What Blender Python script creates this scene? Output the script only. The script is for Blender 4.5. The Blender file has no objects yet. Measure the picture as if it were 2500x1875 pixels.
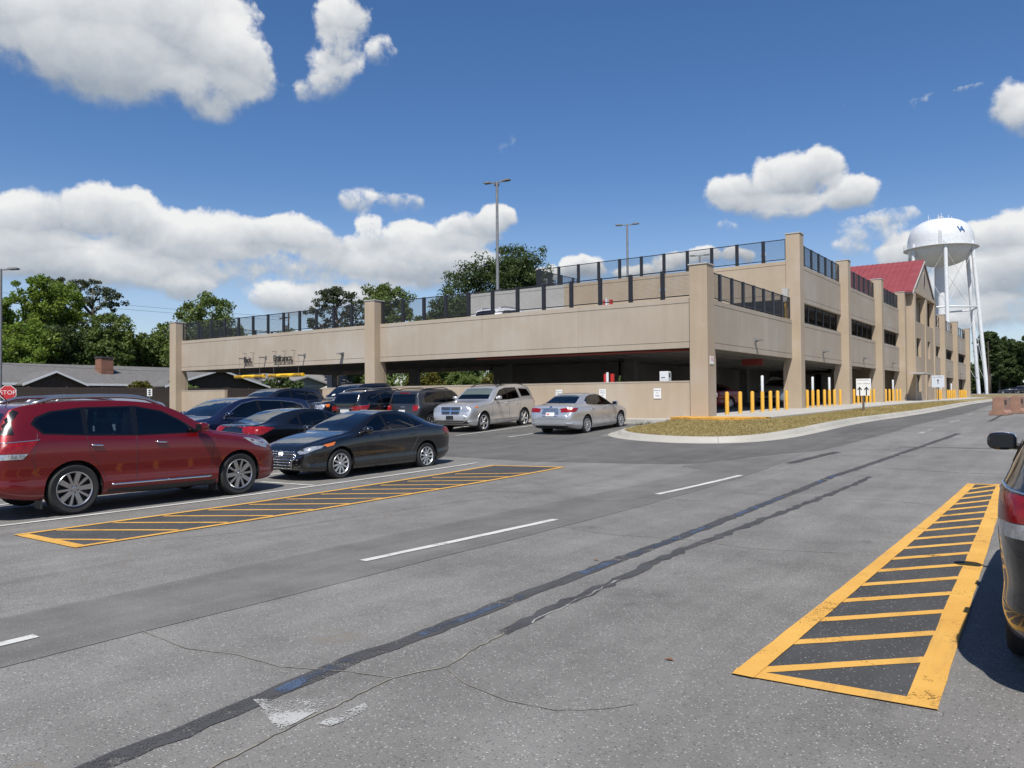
import bpy, bmesh, math, random
import numpy as np
from mathutils import Vector, Matrix
from mathutils.bvhtree import BVHTree
from mathutils.geometry import delaunay_2d_cdt
R = math.radians
SC = bpy.context.scene
COL = SC.collection
random.seed(7); RNG = np.random.default_rng(7)

# ------------------------------------------------------------ camera, sky, sun, exposure
cam = bpy.data.objects.new('camera', bpy.data.cameras.new('camera')); COL.objects.link(cam)
cam.data.sensor_width = 36; cam.data.lens = 27.731; cam.data.clip_start = .05; cam.data.clip_end = 6000
cam.matrix_world = Matrix.Rotation(R(36.029), 4, 'Z') @ Matrix.Rotation(R(1.0415), 4, 'X') @ Matrix.Rotation(R(.3858), 4, 'Y') @ Matrix.Rotation(R(90), 4, 'X')
SC.camera = cam
SUN = Vector((.47, -1.0, 1.62)).normalized()          # direction towards the sun
SUN_EL = math.asin(SUN.z); SUN_AZ = math.atan2(SUN.x, SUN.y)   # azimuth clockwise from +Y
sl = bpy.data.lights.new('sun', 'SUN'); sl.energy = 4.3; sl.angle = R(.53); sl.color = (1, .955, .89)
so = bpy.data.objects.new('sun', sl); COL.objects.link(so); so.rotation_euler = SUN.to_track_quat('Z', 'Y').to_euler()
vs = SC.view_settings
vs.view_transform = 'Standard'; vs.look = 'None'; vs.gamma = 1; vs.use_curve_mapping = False; vs.exposure = .42
SKY_STRENGTH = .085

class NT:                                              # small node-tree helper
    def __init__(s, tree): s.t = tree; s.n = tree.nodes; s.l = tree.links
    def new(s, typ, **kw):
        n = s.n.new(typ)
        for k, v in kw.items():
            if hasattr(n, k): setattr(n, k, v)
        return n
    def put(s, sock, v):
        if isinstance(v, bpy.types.NodeSocket): s.l.new(v, sock)
        elif v is not None: sock.default_value = v
    def m(s, op, a, b=None, c=None, clamp=False):
        n = s.new('ShaderNodeMath', operation=op); n.use_clamp = clamp
        s.put(n.inputs[0], a); s.put(n.inputs[1], b)
        if c is not None: s.put(n.inputs[2], c)
        return n.outputs[0]
    def vm(s, op, a, b=None, out=0):
        n = s.new('ShaderNodeVectorMath', operation=op); s.put(n.inputs[0], a)
        if b is not None: s.put(n.inputs[1], b)
        return n.outputs[out]
    def mix(s, f, a, b, blend='MIX'):
        n = s.new('ShaderNodeMix', data_type='RGBA', blend_type=blend)
        s.put(n.inputs[0], f); s.put(n.inputs[6], a); s.put(n.inputs[7], b); return n.outputs[2]
    def noise(s, v, scale, detail=4, rough=.55, dist=0, dim='3D'):
        n = s.new('ShaderNodeTexNoise', noise_dimensions=dim); s.put(n.inputs['Vector'], v)
        n.inputs['Scale'].default_value = scale; n.inputs['Detail'].default_value = detail
        n.inputs['Roughness'].default_value = rough; n.inputs['Distortion'].default_value = dist; return n.outputs['Fac']
    def vor(s, v, scale, feature='F1', out='Distance', rnd=1):
        n = s.new('ShaderNodeTexVoronoi', feature=feature); s.put(n.inputs['Vector'], v)
        n.inputs['Scale'].default_value = scale; n.inputs['Randomness'].default_value = rnd; return n.outputs[out]
    def ramp(s, f, stops):
        n = s.new('ShaderNodeValToRGB'); s.put(n.inputs[0], f); e = n.color_ramp.elements
        while len(e) < len(stops): e.new(.5)
        for q, (p, c) in zip(e, stops):
            q.position = p; q.color = (c, c, c, 1) if not hasattr(c, '__len__') else (*c, 1)
        return n.outputs[0]
    def map(s, v, a, b, c=0, d=1, smooth=True):
        n = s.new('ShaderNodeMapRange', interpolation_type='SMOOTHSTEP' if smooth else 'LINEAR'); s.put(n.inputs[0], v)
        for i, x in enumerate((a, b, c, d)): s.put(n.inputs[i + 1], x)
        return n.outputs[0]

def build_world():
    w = bpy.data.worlds.new('World'); SC.world = w; w.use_nodes = True; w.node_tree.nodes.clear(); t = NT(w.node_tree)
    sky = t.new('ShaderNodeTexSky', sky_type='NISHITA'); sky.sun_disc = False
    sky.sun_elevation = SUN_EL; sky.sun_rotation = SUN_AZ; sky.altitude = 0; sky.air_density = 1.0; sky.dust_density = .4; sky.ozone_density = 3.0
    hs = t.new('ShaderNodeHueSaturation'); hs.inputs['Saturation'].default_value = 1.22; hs.inputs['Value'].default_value = .91
    t.l.new(sky.outputs[0], hs.inputs['Color']); skyc = t.mix(1, hs.outputs[0], (1.05, 1.0, 1.09, 1), 'MULTIPLY')
    d = t.new('ShaderNodeTexCoord').outputs['Generated']
    sp = t.new('ShaderNodeSeparateXYZ'); t.l.new(d, sp.inputs[0]); x, y, z = sp.outputs
    az = t.m('MULTIPLY', t.m('ARCTAN2', x, y), 180 / math.pi); el = t.m('MULTIPLY', t.m('ARCSINE', z), 180 / math.pi)
    # cloud banks: azimuth, elevation, half-widths in degrees, thickness
    CL = CLOUDS
    # ragged outline: wobble the direction a little before measuring the banks
    wob = t.m('MULTIPLY', t.m('SUBTRACT', t.noise(d, 9, 5, .6), .5), 3.4)
    wob2 = t.m('MULTIPLY', t.m('SUBTRACT', t.noise(t.vm('ADD', d, (3, 1, 7)), 9, 5, .6), .5), 2.6)
    az2 = t.m('ADD', az, wob); el2 = t.m('ADD', el, wob2)
    field = None; vsum = None; wsum = None
    for a, e, ra, re, wt in CL:
        u = t.m('DIVIDE', t.m('SUBTRACT', az2, a), ra); v = t.m('DIVIDE', t.m('SUBTRACT', el2, e), re)
        r2 = t.m('MULTIPLY_ADD', v, v, t.m('MULTIPLY', u, u))
        b = t.m('MULTIPLY', t.m('SUBTRACT', 1.25, r2, clamp=True), wt)
        field = b if field is None else t.m('SMOOTH_MAX', field, b, .25)
        vsum = t.m('MULTIPLY', v, b) if vsum is None else t.m('MULTIPLY_ADD', v, b, vsum)
        wsum = b if wsum is None else t.m('ADD', wsum, b)
    vert = t.m('DIVIDE', vsum, t.m('MAXIMUM', wsum, .05))
    # the rest of the sky carries the same fair-weather cumulus
    plane = t.vm('DIVIDE', d, t.m('MAXIMUM', z, .06)); 
    rest = t.map(t.noise(plane, .55, 6, .55), .55, .70, 0, 1)
    away = t.map(t.m('ABSOLUTE', t.m('ADD', az, 36)), 42, 62)
    field = t.m('MAXIMUM', field, t.m('MULTIPLY', t.m('MULTIPLY', rest, away), t.map(z, .02, .12)))
    f1 = t.noise(d, 22, 7, .62, .25); f2 = t.noise(t.vm('ADD', d, (5, 2, 1)), 55, 5, .6)
    puff = t.m('SUBTRACT', .55, t.vor(d, 26, 'SMOOTH_F1'))
    dens = t.m('ADD', t.m('ADD', field, t.m('MULTIPLY', t.m('SUBTRACT', f1, .52), 1.25)), t.m('ADD', t.m('MULTIPLY', puff, .34), t.m('MULTIPLY', t.m('SUBTRACT', f2, .5), .5)))
    dens = t.m('MULTIPLY', dens, t.map(field, .02, .3))
    soft = t.map(vert, -.9, .1, 1.25, .72)
    mk = t.new('ShaderNodeMapRange', interpolation_type='SMOOTHSTEP'); t.put(mk.inputs[0], dens); mk.inputs[1].default_value = .34; t.put(mk.inputs[2], soft); mask = mk.outputs[0]
    # bright sunlit shoulders, greyer bellies
    lit = t.m('ADD', t.m('ADD', t.m('MULTIPLY', vert, .80), .60), t.m('ADD', t.m('MULTIPLY', t.m('SUBTRACT', f1, .5), .95), t.m('MULTIPLY', puff, .22)))
    lit = t.m('SUBTRACT', lit, t.m('MULTIPLY', t.map(dens, .75, 1.7), .30))
    c = t.ramp(lit, [(0, (.235, .275, .325)), (.25, (.31, .345, .39)), (.5, (.43, .455, .485)), (.8, (.58, .59, .60)), (1, (.68, .68, .675))])
    k = 1 / SKY_STRENGTH * .98
    c = t.mix(1, c, (k, k, k, 1), 'MULTIPLY')
    hazec = t.mix(t.map(el, 0, 16, .34, 0), skyc, (.52 * k, .60 * k, .70 * k, 1))
    bg = t.new('ShaderNodeBackground'); bg.inputs['Strength'].default_value = SKY_STRENGTH
    t.l.new(t.mix(t.m('MULTIPLY', mask, .97), hazec, c), bg.inputs['Color'])
    out = t.new('ShaderNodeOutputWorld'); t.l.new(bg.outputs[0], out.inputs[0])
CLOUDS = [(-66.5, 23.0, 6.4, 4.0, 1), (-59.9, 24.0, 6.8, 4.8, 1), (-55.5, 22.0, 3.3, 3.0, 1), (-63.5, 20.6, 6.5, 2.4, 1), (-57.3, 19.9, 3.9, 2.0, 0.8), (-48.3, 25.3, 2.0, 2.7, 0.85), (-48.7, 22.3, 2.3, 2.4, 0.75), (-50.1, 21.1, 1.5, 1.5, 0.55), (-45.4, 23.3, 1.6, 1.4, 0.55), (-51.9, 21.7, 0.9, 0.9, 0.35), (-67.4, 11.0, 3.8, 2.6, 1), (-64.3, 12.2, 2.7, 2.2, 1), (-62.1, 11.9, 2.9, 2.0, 1), (-65.8, 8.7, 6.7, 1.9, 1), (-59.4, 10.3, 4.6, 2.2, 1), (-55.5, 10.8, 4.1, 2.1, 1), (-52.0, 11.4, 3.4, 1.8, 1), (-50.0, 10.8, 2.6, 1.8, 0.9), (-61.1, 8.3, 8.6, 1.2, 0.8), (-54.1, 9.2, 5.6, 1.3, 0.7), (-46.3, 10.0, 5.5, 2.0, 0.9), (-43.1, 11.2, 3.0, 1.6, 1), (-39.8, 11.9, 3.2, 1.4, 1), (-37.4, 12.7, 2.0, 1.0, .95), (-40.5, 10.2, 3.6, 1.5, 1), (-46.2, 11.7, 1.3, 1.7, 0.7), (-42.8, 9.2, 5.6, 1.6, 0.9), (-50.3, 9.1, 4.0, 1.4, 0.7), (-48.3, 7.4, 5.8, 1.4, 0.8), (-58.3, 7.5, 1.8, 1.1, 0.9), (-52.2, 6.9, 3.1, 1.3, 0.9), (-46.3, 14.1, 2.7, 1.1, 0.55), (-43.8, 14.0, 1.6, 1.1, 0.55), (-47.4, 14.2, 1.3, 1.0, 0.5), (-16.7, 15.0, 3.0, 2.0, 1), (-19.9, 14.0, 2.4, 1.7, 1), (-14.7, 15.4, 1.7, 1.6, 1), (-12.9, 13.4, 2.3, 1.6, 0.95), (-17.2, 13.0, 4.7, 1.0, 0.7), (-20.5, 11.7, 1.3, 0.6, 0.4), (-3.3, 17.3, 2.0, 1.8, 0.8), (-2.6, 16.1, 1.7, 1.6, 0.8), (-8.6, 18.2, 1.3, 0.8, 0.4), (-6.2, 18.3, 1.7, 0.3, 0.3), (-11.3, 10.9, 3.2, 1.2, 0.6), (-10.1, 11.8, 2.4, 0.8, 0.5), (-12.6, 9.7, 1.9, 1.2, 0.55), (-8.5, 9.1, 2.9, 2.0, 0.9), (-4.4, 9.8, 2.0, 1.4, 0.9), (-3.1, 9.0, 2.5, 2.7, 1), (-4.0, 6.9, 4.3, 1.9, 1), (-5.1, 5.0, 4.3, 1.1, 0.8), (-9.7, 6.5, 3.5, 1.2, 0.7), (-30.9, 9.3, 1.9, 1.1, 1), (-33.6, 9.1, 1.2, 0.8, 0.9), (-26.8, 8.9, 2.6, 0.7, 0.8), (-19.7, 9.7, 1.6, 0.7, 0.9), (-22.2, 9.9, 1.7, 0.8, 0.9), (-24.2, 9.5, 1.7, 0.9, 0.8)]
build_world()

# ------------------------------------------------------------ terrain height (camera eye is the origin)
YS = [-1e4, 5, 10, 16, 22, 27, 30.4, 45, 66, 124, 160, 230, 1e5]
ZS = [-1.66, -1.66, -1.65, -1.59, -1.37, -1.14, -1.0, -.92, -.72, -.46, -.2, .4, .4]
def G(x, y):
    x = np.asarray(x, float); y = np.asarray(y, float)
    b = sum(np.interp(y + d, YS, ZS) for d in (-2.5, -1.25, 0, 1.25, 2.5)) / 5
    return b + .010 * np.clip((16 - y) / 8, 0, 1) * np.clip(x + 5, -20, 0)
def walk_z(y): return np.interp(y, [27, 31, 40, 47, 60, 68, 90, 110, 119], [-.80, -.76, -.66, -.58, -.47, -.43, -.38, -.30, -.27])

# ------------------------------------------------------------ materials
MATS = {}
def mat(name, col=(.5, .5, .5), rough=.6, metal=0, var=0, scale=4, bump=0, bscale=40, coat=0, spec=.5, tint=None, fine=0, emit=0, detail=5):
    if name in MATS: return MATS[name]
    m = bpy.data.materials.new(name); m.use_nodes = True; t = NT(m.node_tree); b = t.n['Principled BSDF']
    b.inputs['Roughness'].default_value = rough; b.inputs['Metallic'].default_value = metal
    b.inputs['Coat Weight'].default_value = coat; b.inputs['Coat Roughness'].default_value = .04
    b.inputs['Specular IOR Level'].default_value = spec
    c = (*col, 1)
    if var or bump or fine:
        v = t.new('ShaderNodeTexCoord').outputs['Object']
    if var:
        f = t.noise(v, scale, detail, .6)
        lo = tuple(x * (1 - var) for x in col); hi = tuple(x * (1 + var) for x in (tint or col))
        c = t.ramp(f, [(.3, lo), (.7, hi)])
        b.inputs['Roughness'].default_value = rough
        t.put(b.inputs['Roughness'], t.map(f, .3, .7, rough - .08, min(1, rough + .08)))
    if fine:
        f = t.noise(v, 160, 2, .7); c = t.mix(fine, c, t.ramp(f, [(.35, .0), (.65, 1.0)]), 'SOFT_LIGHT')
    t.put(b.inputs['Base Color'], c)
    if bump:
        bp = t.new('ShaderNodeBump'); bp.inputs['Strength'].default_value = bump; bp.inputs['Distance'].default_value = .02
        t.put(bp.inputs['Height'], t.noise(v, bscale, 4, .65)); t.l.new(bp.outputs[0], b.inputs['Normal'])
    MATS[name] = m; return m

def asphalt(name, base, speck, warm, dark=.35, cracks=0, contrast=1.0):
    m = bpy.data.materials.new(name); m.use_nodes = True; t = NT(m.node_tree); b = t.n['Principled BSDF']
    v = t.new('ShaderNodeTexCoord').outputs['Object']
    big = t.noise(v, .16, 5, .62, .4); mid = t.noise(v, 1.1, 6, .68)
    col = t.ramp(big, [(.28, tuple(base * k * .84 for k in warm)), (.5, tuple(base * k for k in warm)), (.74, tuple(base * k * 1.13 for k in warm))])
    col = t.mix(.55, col, t.ramp(mid, [(.3, .30), (.7, .70)]), 'SOFT_LIGHT')
    # drag marks along the traffic direction
    mp = t.new('ShaderNodeMapping'); t.l.new(v, mp.inputs['Vector']); mp.inputs['Scale'].default_value = (2.6, .16, 1)
    col = t.mix(.45, col, t.ramp(t.noise(mp.outputs[0], 1, 5, .6), [(.3, .34), (.7, .66)]), 'SOFT_LIGHT')
    # stone chips, light and dark
    ch = t.vor(v, 74, 'F1', 'Color'); cs = t.new('ShaderNodeSeparateColor'); t.l.new(ch, cs.inputs[0])
    dist = t.vor(v, 74)
    chip = t.m('MULTIPLY', t.map(cs.outputs[0], 1 - speck, 1.0), t.map(dist, .5, .2))
    col = t.mix(t.m('MULTIPLY', chip, .72 * contrast), col, (.58, .57, .54, 1))
    hole = t.m('MULTIPLY', t.map(cs.outputs[1], .72, .95), t.map(dist, .6, .3))
    col = t.mix(t.m('MULTIPLY', hole, dark), col, (.02, .02, .021, 1))
    fn = t.noise(v, 240, 2, .7); col = t.mix(.35 * contrast, col, t.ramp(fn, [(.3, .1), (.7, .9)]), 'SOFT_LIGHT')
    # oil drips and stains
    st = t.m('MULTIPLY', t.map(t.noise(v, .7, 4, .5, .6), .63, .74), t.map(t.noise(v, 5, 3), .42, .6))
    col = t.mix(t.m('MULTIPLY', st, .4), col, (.045, .045, .045, 1))
    if cracks:
        wv = t.vm('ADD', v, t.vm('MULTIPLY', t.vm('SUBTRACT', noise_col(t, v, .8), (.5, .5, .5)), (1.6, 1.6, 0)))
        ed = t.vor(wv, .23, 'DISTANCE_TO_EDGE'); crk = t.m('MULTIPLY', t.map(ed, .0045, .001), t.map(t.noise(v, .33, 2), .5, .56))
        col = t.mix(t.m('MULTIPLY', crk, .7), col, (.17, .155, .125, 1))
    t.put(b.inputs['Base Color'], col); b.inputs['Roughness'].default_value = .86; b.inputs['Specular IOR Level'].default_value = .35
    bp = t.new('ShaderNodeBump'); bp.inputs['Strength'].default_value = .55; bp.inputs['Distance'].default_value = .006
    t.put(bp.inputs['Height'], t.m('ADD', t.m('MULTIPLY', fn, .5), t.m('SUBTRACT', 1, dist))); t.l.new(bp.outputs[0], b.inputs['Normal'])
    MATS[name] = m; return m
def noise_col(t, v, s):
    n = t.new('ShaderNodeTexNoise'); t.put(n.inputs['Vector'], v); n.inputs['Scale'].default_value = s; n.inputs['Detail'].default_value = 3; return n.outputs['Color']

def paint_mark(name, col, wear=.25, edge=.0):           # road paint with flakes worn through to what lies beneath
    m = bpy.data.materials.new(name); m.use_nodes = True; t = NT(m.node_tree); b = t.n['Principled BSDF']
    v = t.new('ShaderNodeTexCoord').outputs['Object']
    f = t.m('ADD', t.m('MULTIPLY', t.noise(v, 2.6, 6, .7), .55), t.m('MULTIPLY', t.noise(v, 75, 3, .75), .45))
    c = t.mix(.6, (*col, 1), t.ramp(t.noise(v, 1.4, 5, .65), [(.3, .36), (.7, .64)]), 'SOFT_LIGHT')
    mp = t.new('ShaderNodeMapping'); t.l.new(v, mp.inputs['Vector']); mp.inputs['Scale'].default_value = (5, .5, 1)
    c = t.mix(t.m('MULTIPLY', t.map(t.noise(mp.outputs[0], 1, 5, .65), .52, .75), .38), c, (.10, .095, .085, 1))
    c = t.mix(.4, c, t.ramp(t.noise(v, 170, 2, .7), [(.3, .15), (.7, .85)]), 'SOFT_LIGHT')
    t.put(b.inputs['Base Color'], c); b.inputs['Roughness'].default_value = .8; b.inputs['Specular IOR Level'].default_value = .25
    t.put(b.inputs['Alpha'], t.map(f, .64 - .25 * wear, .58 - .25 * wear))
    bp = t.new('ShaderNodeBump'); bp.inputs['Strength'].default_value = .5; bp.inputs['Distance'].default_value = .004
    t.put(bp.inputs['Height'], t.noise(v, 120, 3, .7)); t.l.new(bp.outputs[0], b.inputs['Normal'])
    MATS[name] = m; return m

def precast(name, col, tone):                            # stained precast concrete
    m = bpy.data.materials.new(name); m.use_nodes = True; t = NT(m.node_tree); b = t.n['Principled BSDF']
    v = t.new('ShaderNodeTexCoord').outputs['Object']
    oi = t.new('ShaderNodeObjectInfo').outputs['Random']
    f = t.noise(v, .42, 5, .6, .5)
    c = t.ramp(f, [(.32, tuple(x * .93 for x in col)), (.52, col), (.70, tone)])
    mp = t.new('ShaderNodeMapping'); t.l.new(v, mp.inputs['Vector']); mp.inputs['Scale'].default_value = (3.2, 3.2, .22)
    c = t.mix(.22, c, t.ramp(t.noise(mp.outputs[0], 1, 5, .6), [(.3, .36), (.7, .64)]), 'SOFT_LIGHT')
    c = t.mix(.25, c, t.ramp(oi, [(0, .4), (1, .6)]), 'SOFT_LIGHT')
    c = t.mix(.22, c, t.ramp(t.noise(v, 55, 3, .7), [(.3, .25), (.7, .75)]), 'SOFT_LIGHT')
    t.put(b.inputs['Base Color'], c); b.inputs['Roughness'].default_value = .88; b.inputs['Specular IOR Level'].default_value = .25
    bp = t.new('ShaderNodeBump'); bp.inputs['Strength'].default_value = .25; bp.inputs['Distance'].default_value = .006
    t.put(bp.inputs['Height'], t.noise(v, 60, 4, .7)); t.l.new(bp.outputs[0], b.inputs['Normal'])
    MATS[name] = m; return m

def leaf_mat(name, a, bcol, trans=.35):
    m = bpy.data.materials.new(name); m.use_nodes = True; t = NT(m.node_tree); t.n.remove(t.n['Principled BSDF'])
    at = t.new('ShaderNodeAttribute'); at.attribute_name = 'tint'
    v = t.new('ShaderNodeTexCoord').outputs['Object']
    f = t.m('ADD', t.m('MULTIPLY', at.outputs['Fac'], .7), t.m('MULTIPLY', t.noise(v, .35, 3), .3))
    c = t.ramp(f, [(.1, a), (.9, bcol)])
    d = t.new('ShaderNodeBsdfDiffuse'); t.l.new(c, d.inputs['Color'])
    tr = t.new('ShaderNodeBsdfTranslucent'); t.l.new(t.mix(1, c, (1.3, 1.35, .7, 1), 'MULTIPLY'), tr.inputs['Color'])
    g = t.new('ShaderNodeBsdfGlossy'); g.inputs['Roughness'].default_value = .45; g.inputs['Color'].default_value = (.6, .65, .6, 1)
    x = t.new('ShaderNodeMixShader'); x.inputs[0].default_value = trans; t.l.new(d.outputs[0], x.inputs[1]); t.l.new(tr.outputs[0], x.inputs[2])
    y = t.new('ShaderNodeMixShader'); y.inputs[0].default_value = .015; t.l.new(x.outputs[0], y.inputs[1]); t.l.new(g.outputs[0], y.inputs[2])
    t.l.new(y.outputs[0], t.n['Material Output'].inputs[0]); MATS[name] = m; return m

M_OLD = asphalt('weathered_asphalt', .170, .28, (1, .965, .895), .55, 1, .9)
M_NEW = asphalt('newer_asphalt', .108, .10, (1, .965, .90), .3, 0, .6)
M_TRENCH = asphalt('trench_asphalt', .140, .10, (1, .965, .90), .3, 0, .55)
M_BLACK = asphalt('hatch_sealer', .058, .14, (1, 1, 1), .3, 0, .7)
M_SEAL = paint_mark('worn_black_sealer', (.066, .066, .068), .22)
M_WHITE = paint_mark('white_road_paint', (.52, .52, .49), .12)
M_OLDWHITE = paint_mark('worn_white_paint', (.38, .38, .36), .40)
M_YEL = paint_mark('yellow_road_paint', (.60, .335, .075), .04)
M_BLUE = paint_mark('worn_blue_paint', (.065, .095, .155), .42)
M_CON = precast('tan_precast', (.39, .315, .228), (.41, .345, .275))
M_CON2 = precast('pale_panel_precast', (.385, .33, .262), (.41, .368, .312))
M_CONG = precast('grey_concrete', (.42, .41, .385), (.46, .45, .43))
M_WALK = precast('sidewalk_concrete', (.40, .385, .35), (.44, .43, .40))
M_CURB = precast('curb_concrete', (.35, .335, .295), (.41, .39, .35))
M_DARKC = mat('garage_interior_concrete', (.30, .29, .27), .9, var=.15, scale=.8)
M_BLK = mat('black_fence_paint', (.016, .016, .019), .45, var=.2, scale=9)
M_WIRE = mat('black_wire', (.03, .03, .033), .5)
M_GALV = mat('galvanised_steel', (.20, .205, .21), .55, .3, var=.15, scale=6)
M_WMET = mat('white_metal', (.60, .62, .635), .4, var=.08, scale=2)
M_YPOST = mat('yellow_bollard_paint', (.66, .36, .045), .45, var=.1, scale=7)
M_YPIPE = mat('yellow_plastic', (.78, .46, .02), .35, var=.05)
M_BLKP = mat('black_plastic', (.018, .018, .019), .5, var=.15, scale=12)
M_SIGNW = mat('white_sign_face', (.72, .72, .70), .4, var=.04)
M_SIGNR = mat('red_sign_face', (.50, .03, .035), .4, var=.06)
M_RED = mat('red_enamel', (.5, .025, .02), .4, var=.08)
M_DULLRED = mat('dull_red_enamel', (.20, .026, .018), .5, var=.15)
M_INK = mat('black_lettering', (.012, .012, .014), .5)
M_INKR = mat('red_lettering', (.5, .02, .03), .5)
M_INKB = mat('blue_lettering', (.03, .12, .34), .5)
M_RUBBER = mat('tyre_rubber', (.018, .018, .018), .8, var=.2, scale=20)
M_CHROME = mat('chrome', (.75, .76, .78), .09, 1)
M_BRIGHT = mat('bright_alloy', (.62, .63, .64), .3, .75)
M_ALLOY = mat('alloy_wheel', (.42, .42, .43), .28, .9)
M_ALLOYD = mat('dark_wheel_barrel', (.05, .05, .052), .45, .5)
def glass_mat(name, tint):
    m = bpy.data.materials.new(name); m.use_nodes = True; t = NT(m.node_tree); t.n.remove(t.n['Principled BSDF'])
    tr = t.new('ShaderNodeBsdfTransparent'); tr.inputs['Color'].default_value = (*tint, 1); g = t.new('ShaderNodeBsdfGlossy'); g.inputs['Roughness'].default_value = .015; g.inputs['Color'].default_value = (.95, .97, 1, 1)
    fr = t.new('ShaderNodeFresnel'); fr.inputs['IOR'].default_value = 1.55; x = t.new('ShaderNodeMixShader'); t.l.new(t.m('MULTIPLY', fr.outputs[0], 1.25, clamp=True), x.inputs[0]); t.l.new(tr.outputs[0], x.inputs[1]); t.l.new(g.outputs[0], x.inputs[2])
    t.l.new(x.outputs[0], t.n['Material Output'].inputs[0]); MATS[name] = m; return m
M_GLASS = glass_mat('privacy_glass', (.10, .105, .11)); M_GLASSC = glass_mat('clear_car_glass', (.52, .58, .565))
M_MIRROR = mat('mirror_glass', (.03, .035, .04), .05, .6)
M_SEAT = mat('car_seat_cloth', (.035, .034, .034), .8, var=.2, scale=12); M_SEATB = mat('beige_car_seat', (.26, .225, .175), .7, var=.1, scale=12)
M_TRIM = mat('gloss_black_trim', (.006, .006, .007), .22)
M_CABIN = mat('car_interior_trim', (.022, .022, .023), .75)
M_LENSR = mat('red_tail_lens', (.22, .004, .005), .22, 0, coat=.25, var=.3, scale=18)
M_LENSW = mat('clear_lamp_lens', (.42, .43, .44), .1, .5, coat=1, var=.35, scale=22)
M_LENSA = mat('amber_lens', (.65, .16, .02), .15, coat=1)
M_PLATE = mat('number_plate', (.62, .62, .60), .4)
M_BARK = mat('bark', (.085, .065, .05), .9, var=.3, scale=3, bump=.6, bscale=8)
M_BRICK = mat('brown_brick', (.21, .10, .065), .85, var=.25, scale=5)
M_SHINGLE = mat('grey_shingles', (.125, .12, .115), .9, var=.2, scale=3)
M_SHINGLE2 = mat('pale_shingles', (.21, .20, .19), .9, var=.15, scale=3)
M_SIDING = mat('grey_siding', (.24, .235, .225), .7, var=.08, scale=2)
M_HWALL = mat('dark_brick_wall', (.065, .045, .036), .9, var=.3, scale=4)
M_FASCIA = mat('white_fascia', (.66, .67, .68), .5, var=.05)
M_WOODF = mat('dark_fence_boards', (.060, .046, .038), .85, var=.3, scale=2.5)
M_ROOFR = mat('red_metal_roof', (.235, .052, .052), .42, var=.07, scale=1.2)
M_LEAF1 = leaf_mat('bright_leaves', (.062, .112, .018), (.215, .285, .055))
M_LEAF2 = leaf_mat('dull_leaves', (.058, .092, .030), (.175, .22, .066))
M_LEAF3 = leaf_mat('dark_leaves', (.030, .050, .021), (.092, .124, .044), .25)
M_PINE = leaf_mat('pine_needles', (.032, .044, .026), (.092, .104, .056), .2)
M_HEDGE = leaf_mat('olive_leaves', (.05, .052, .012), (.15, .14, .03), .3)

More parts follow.
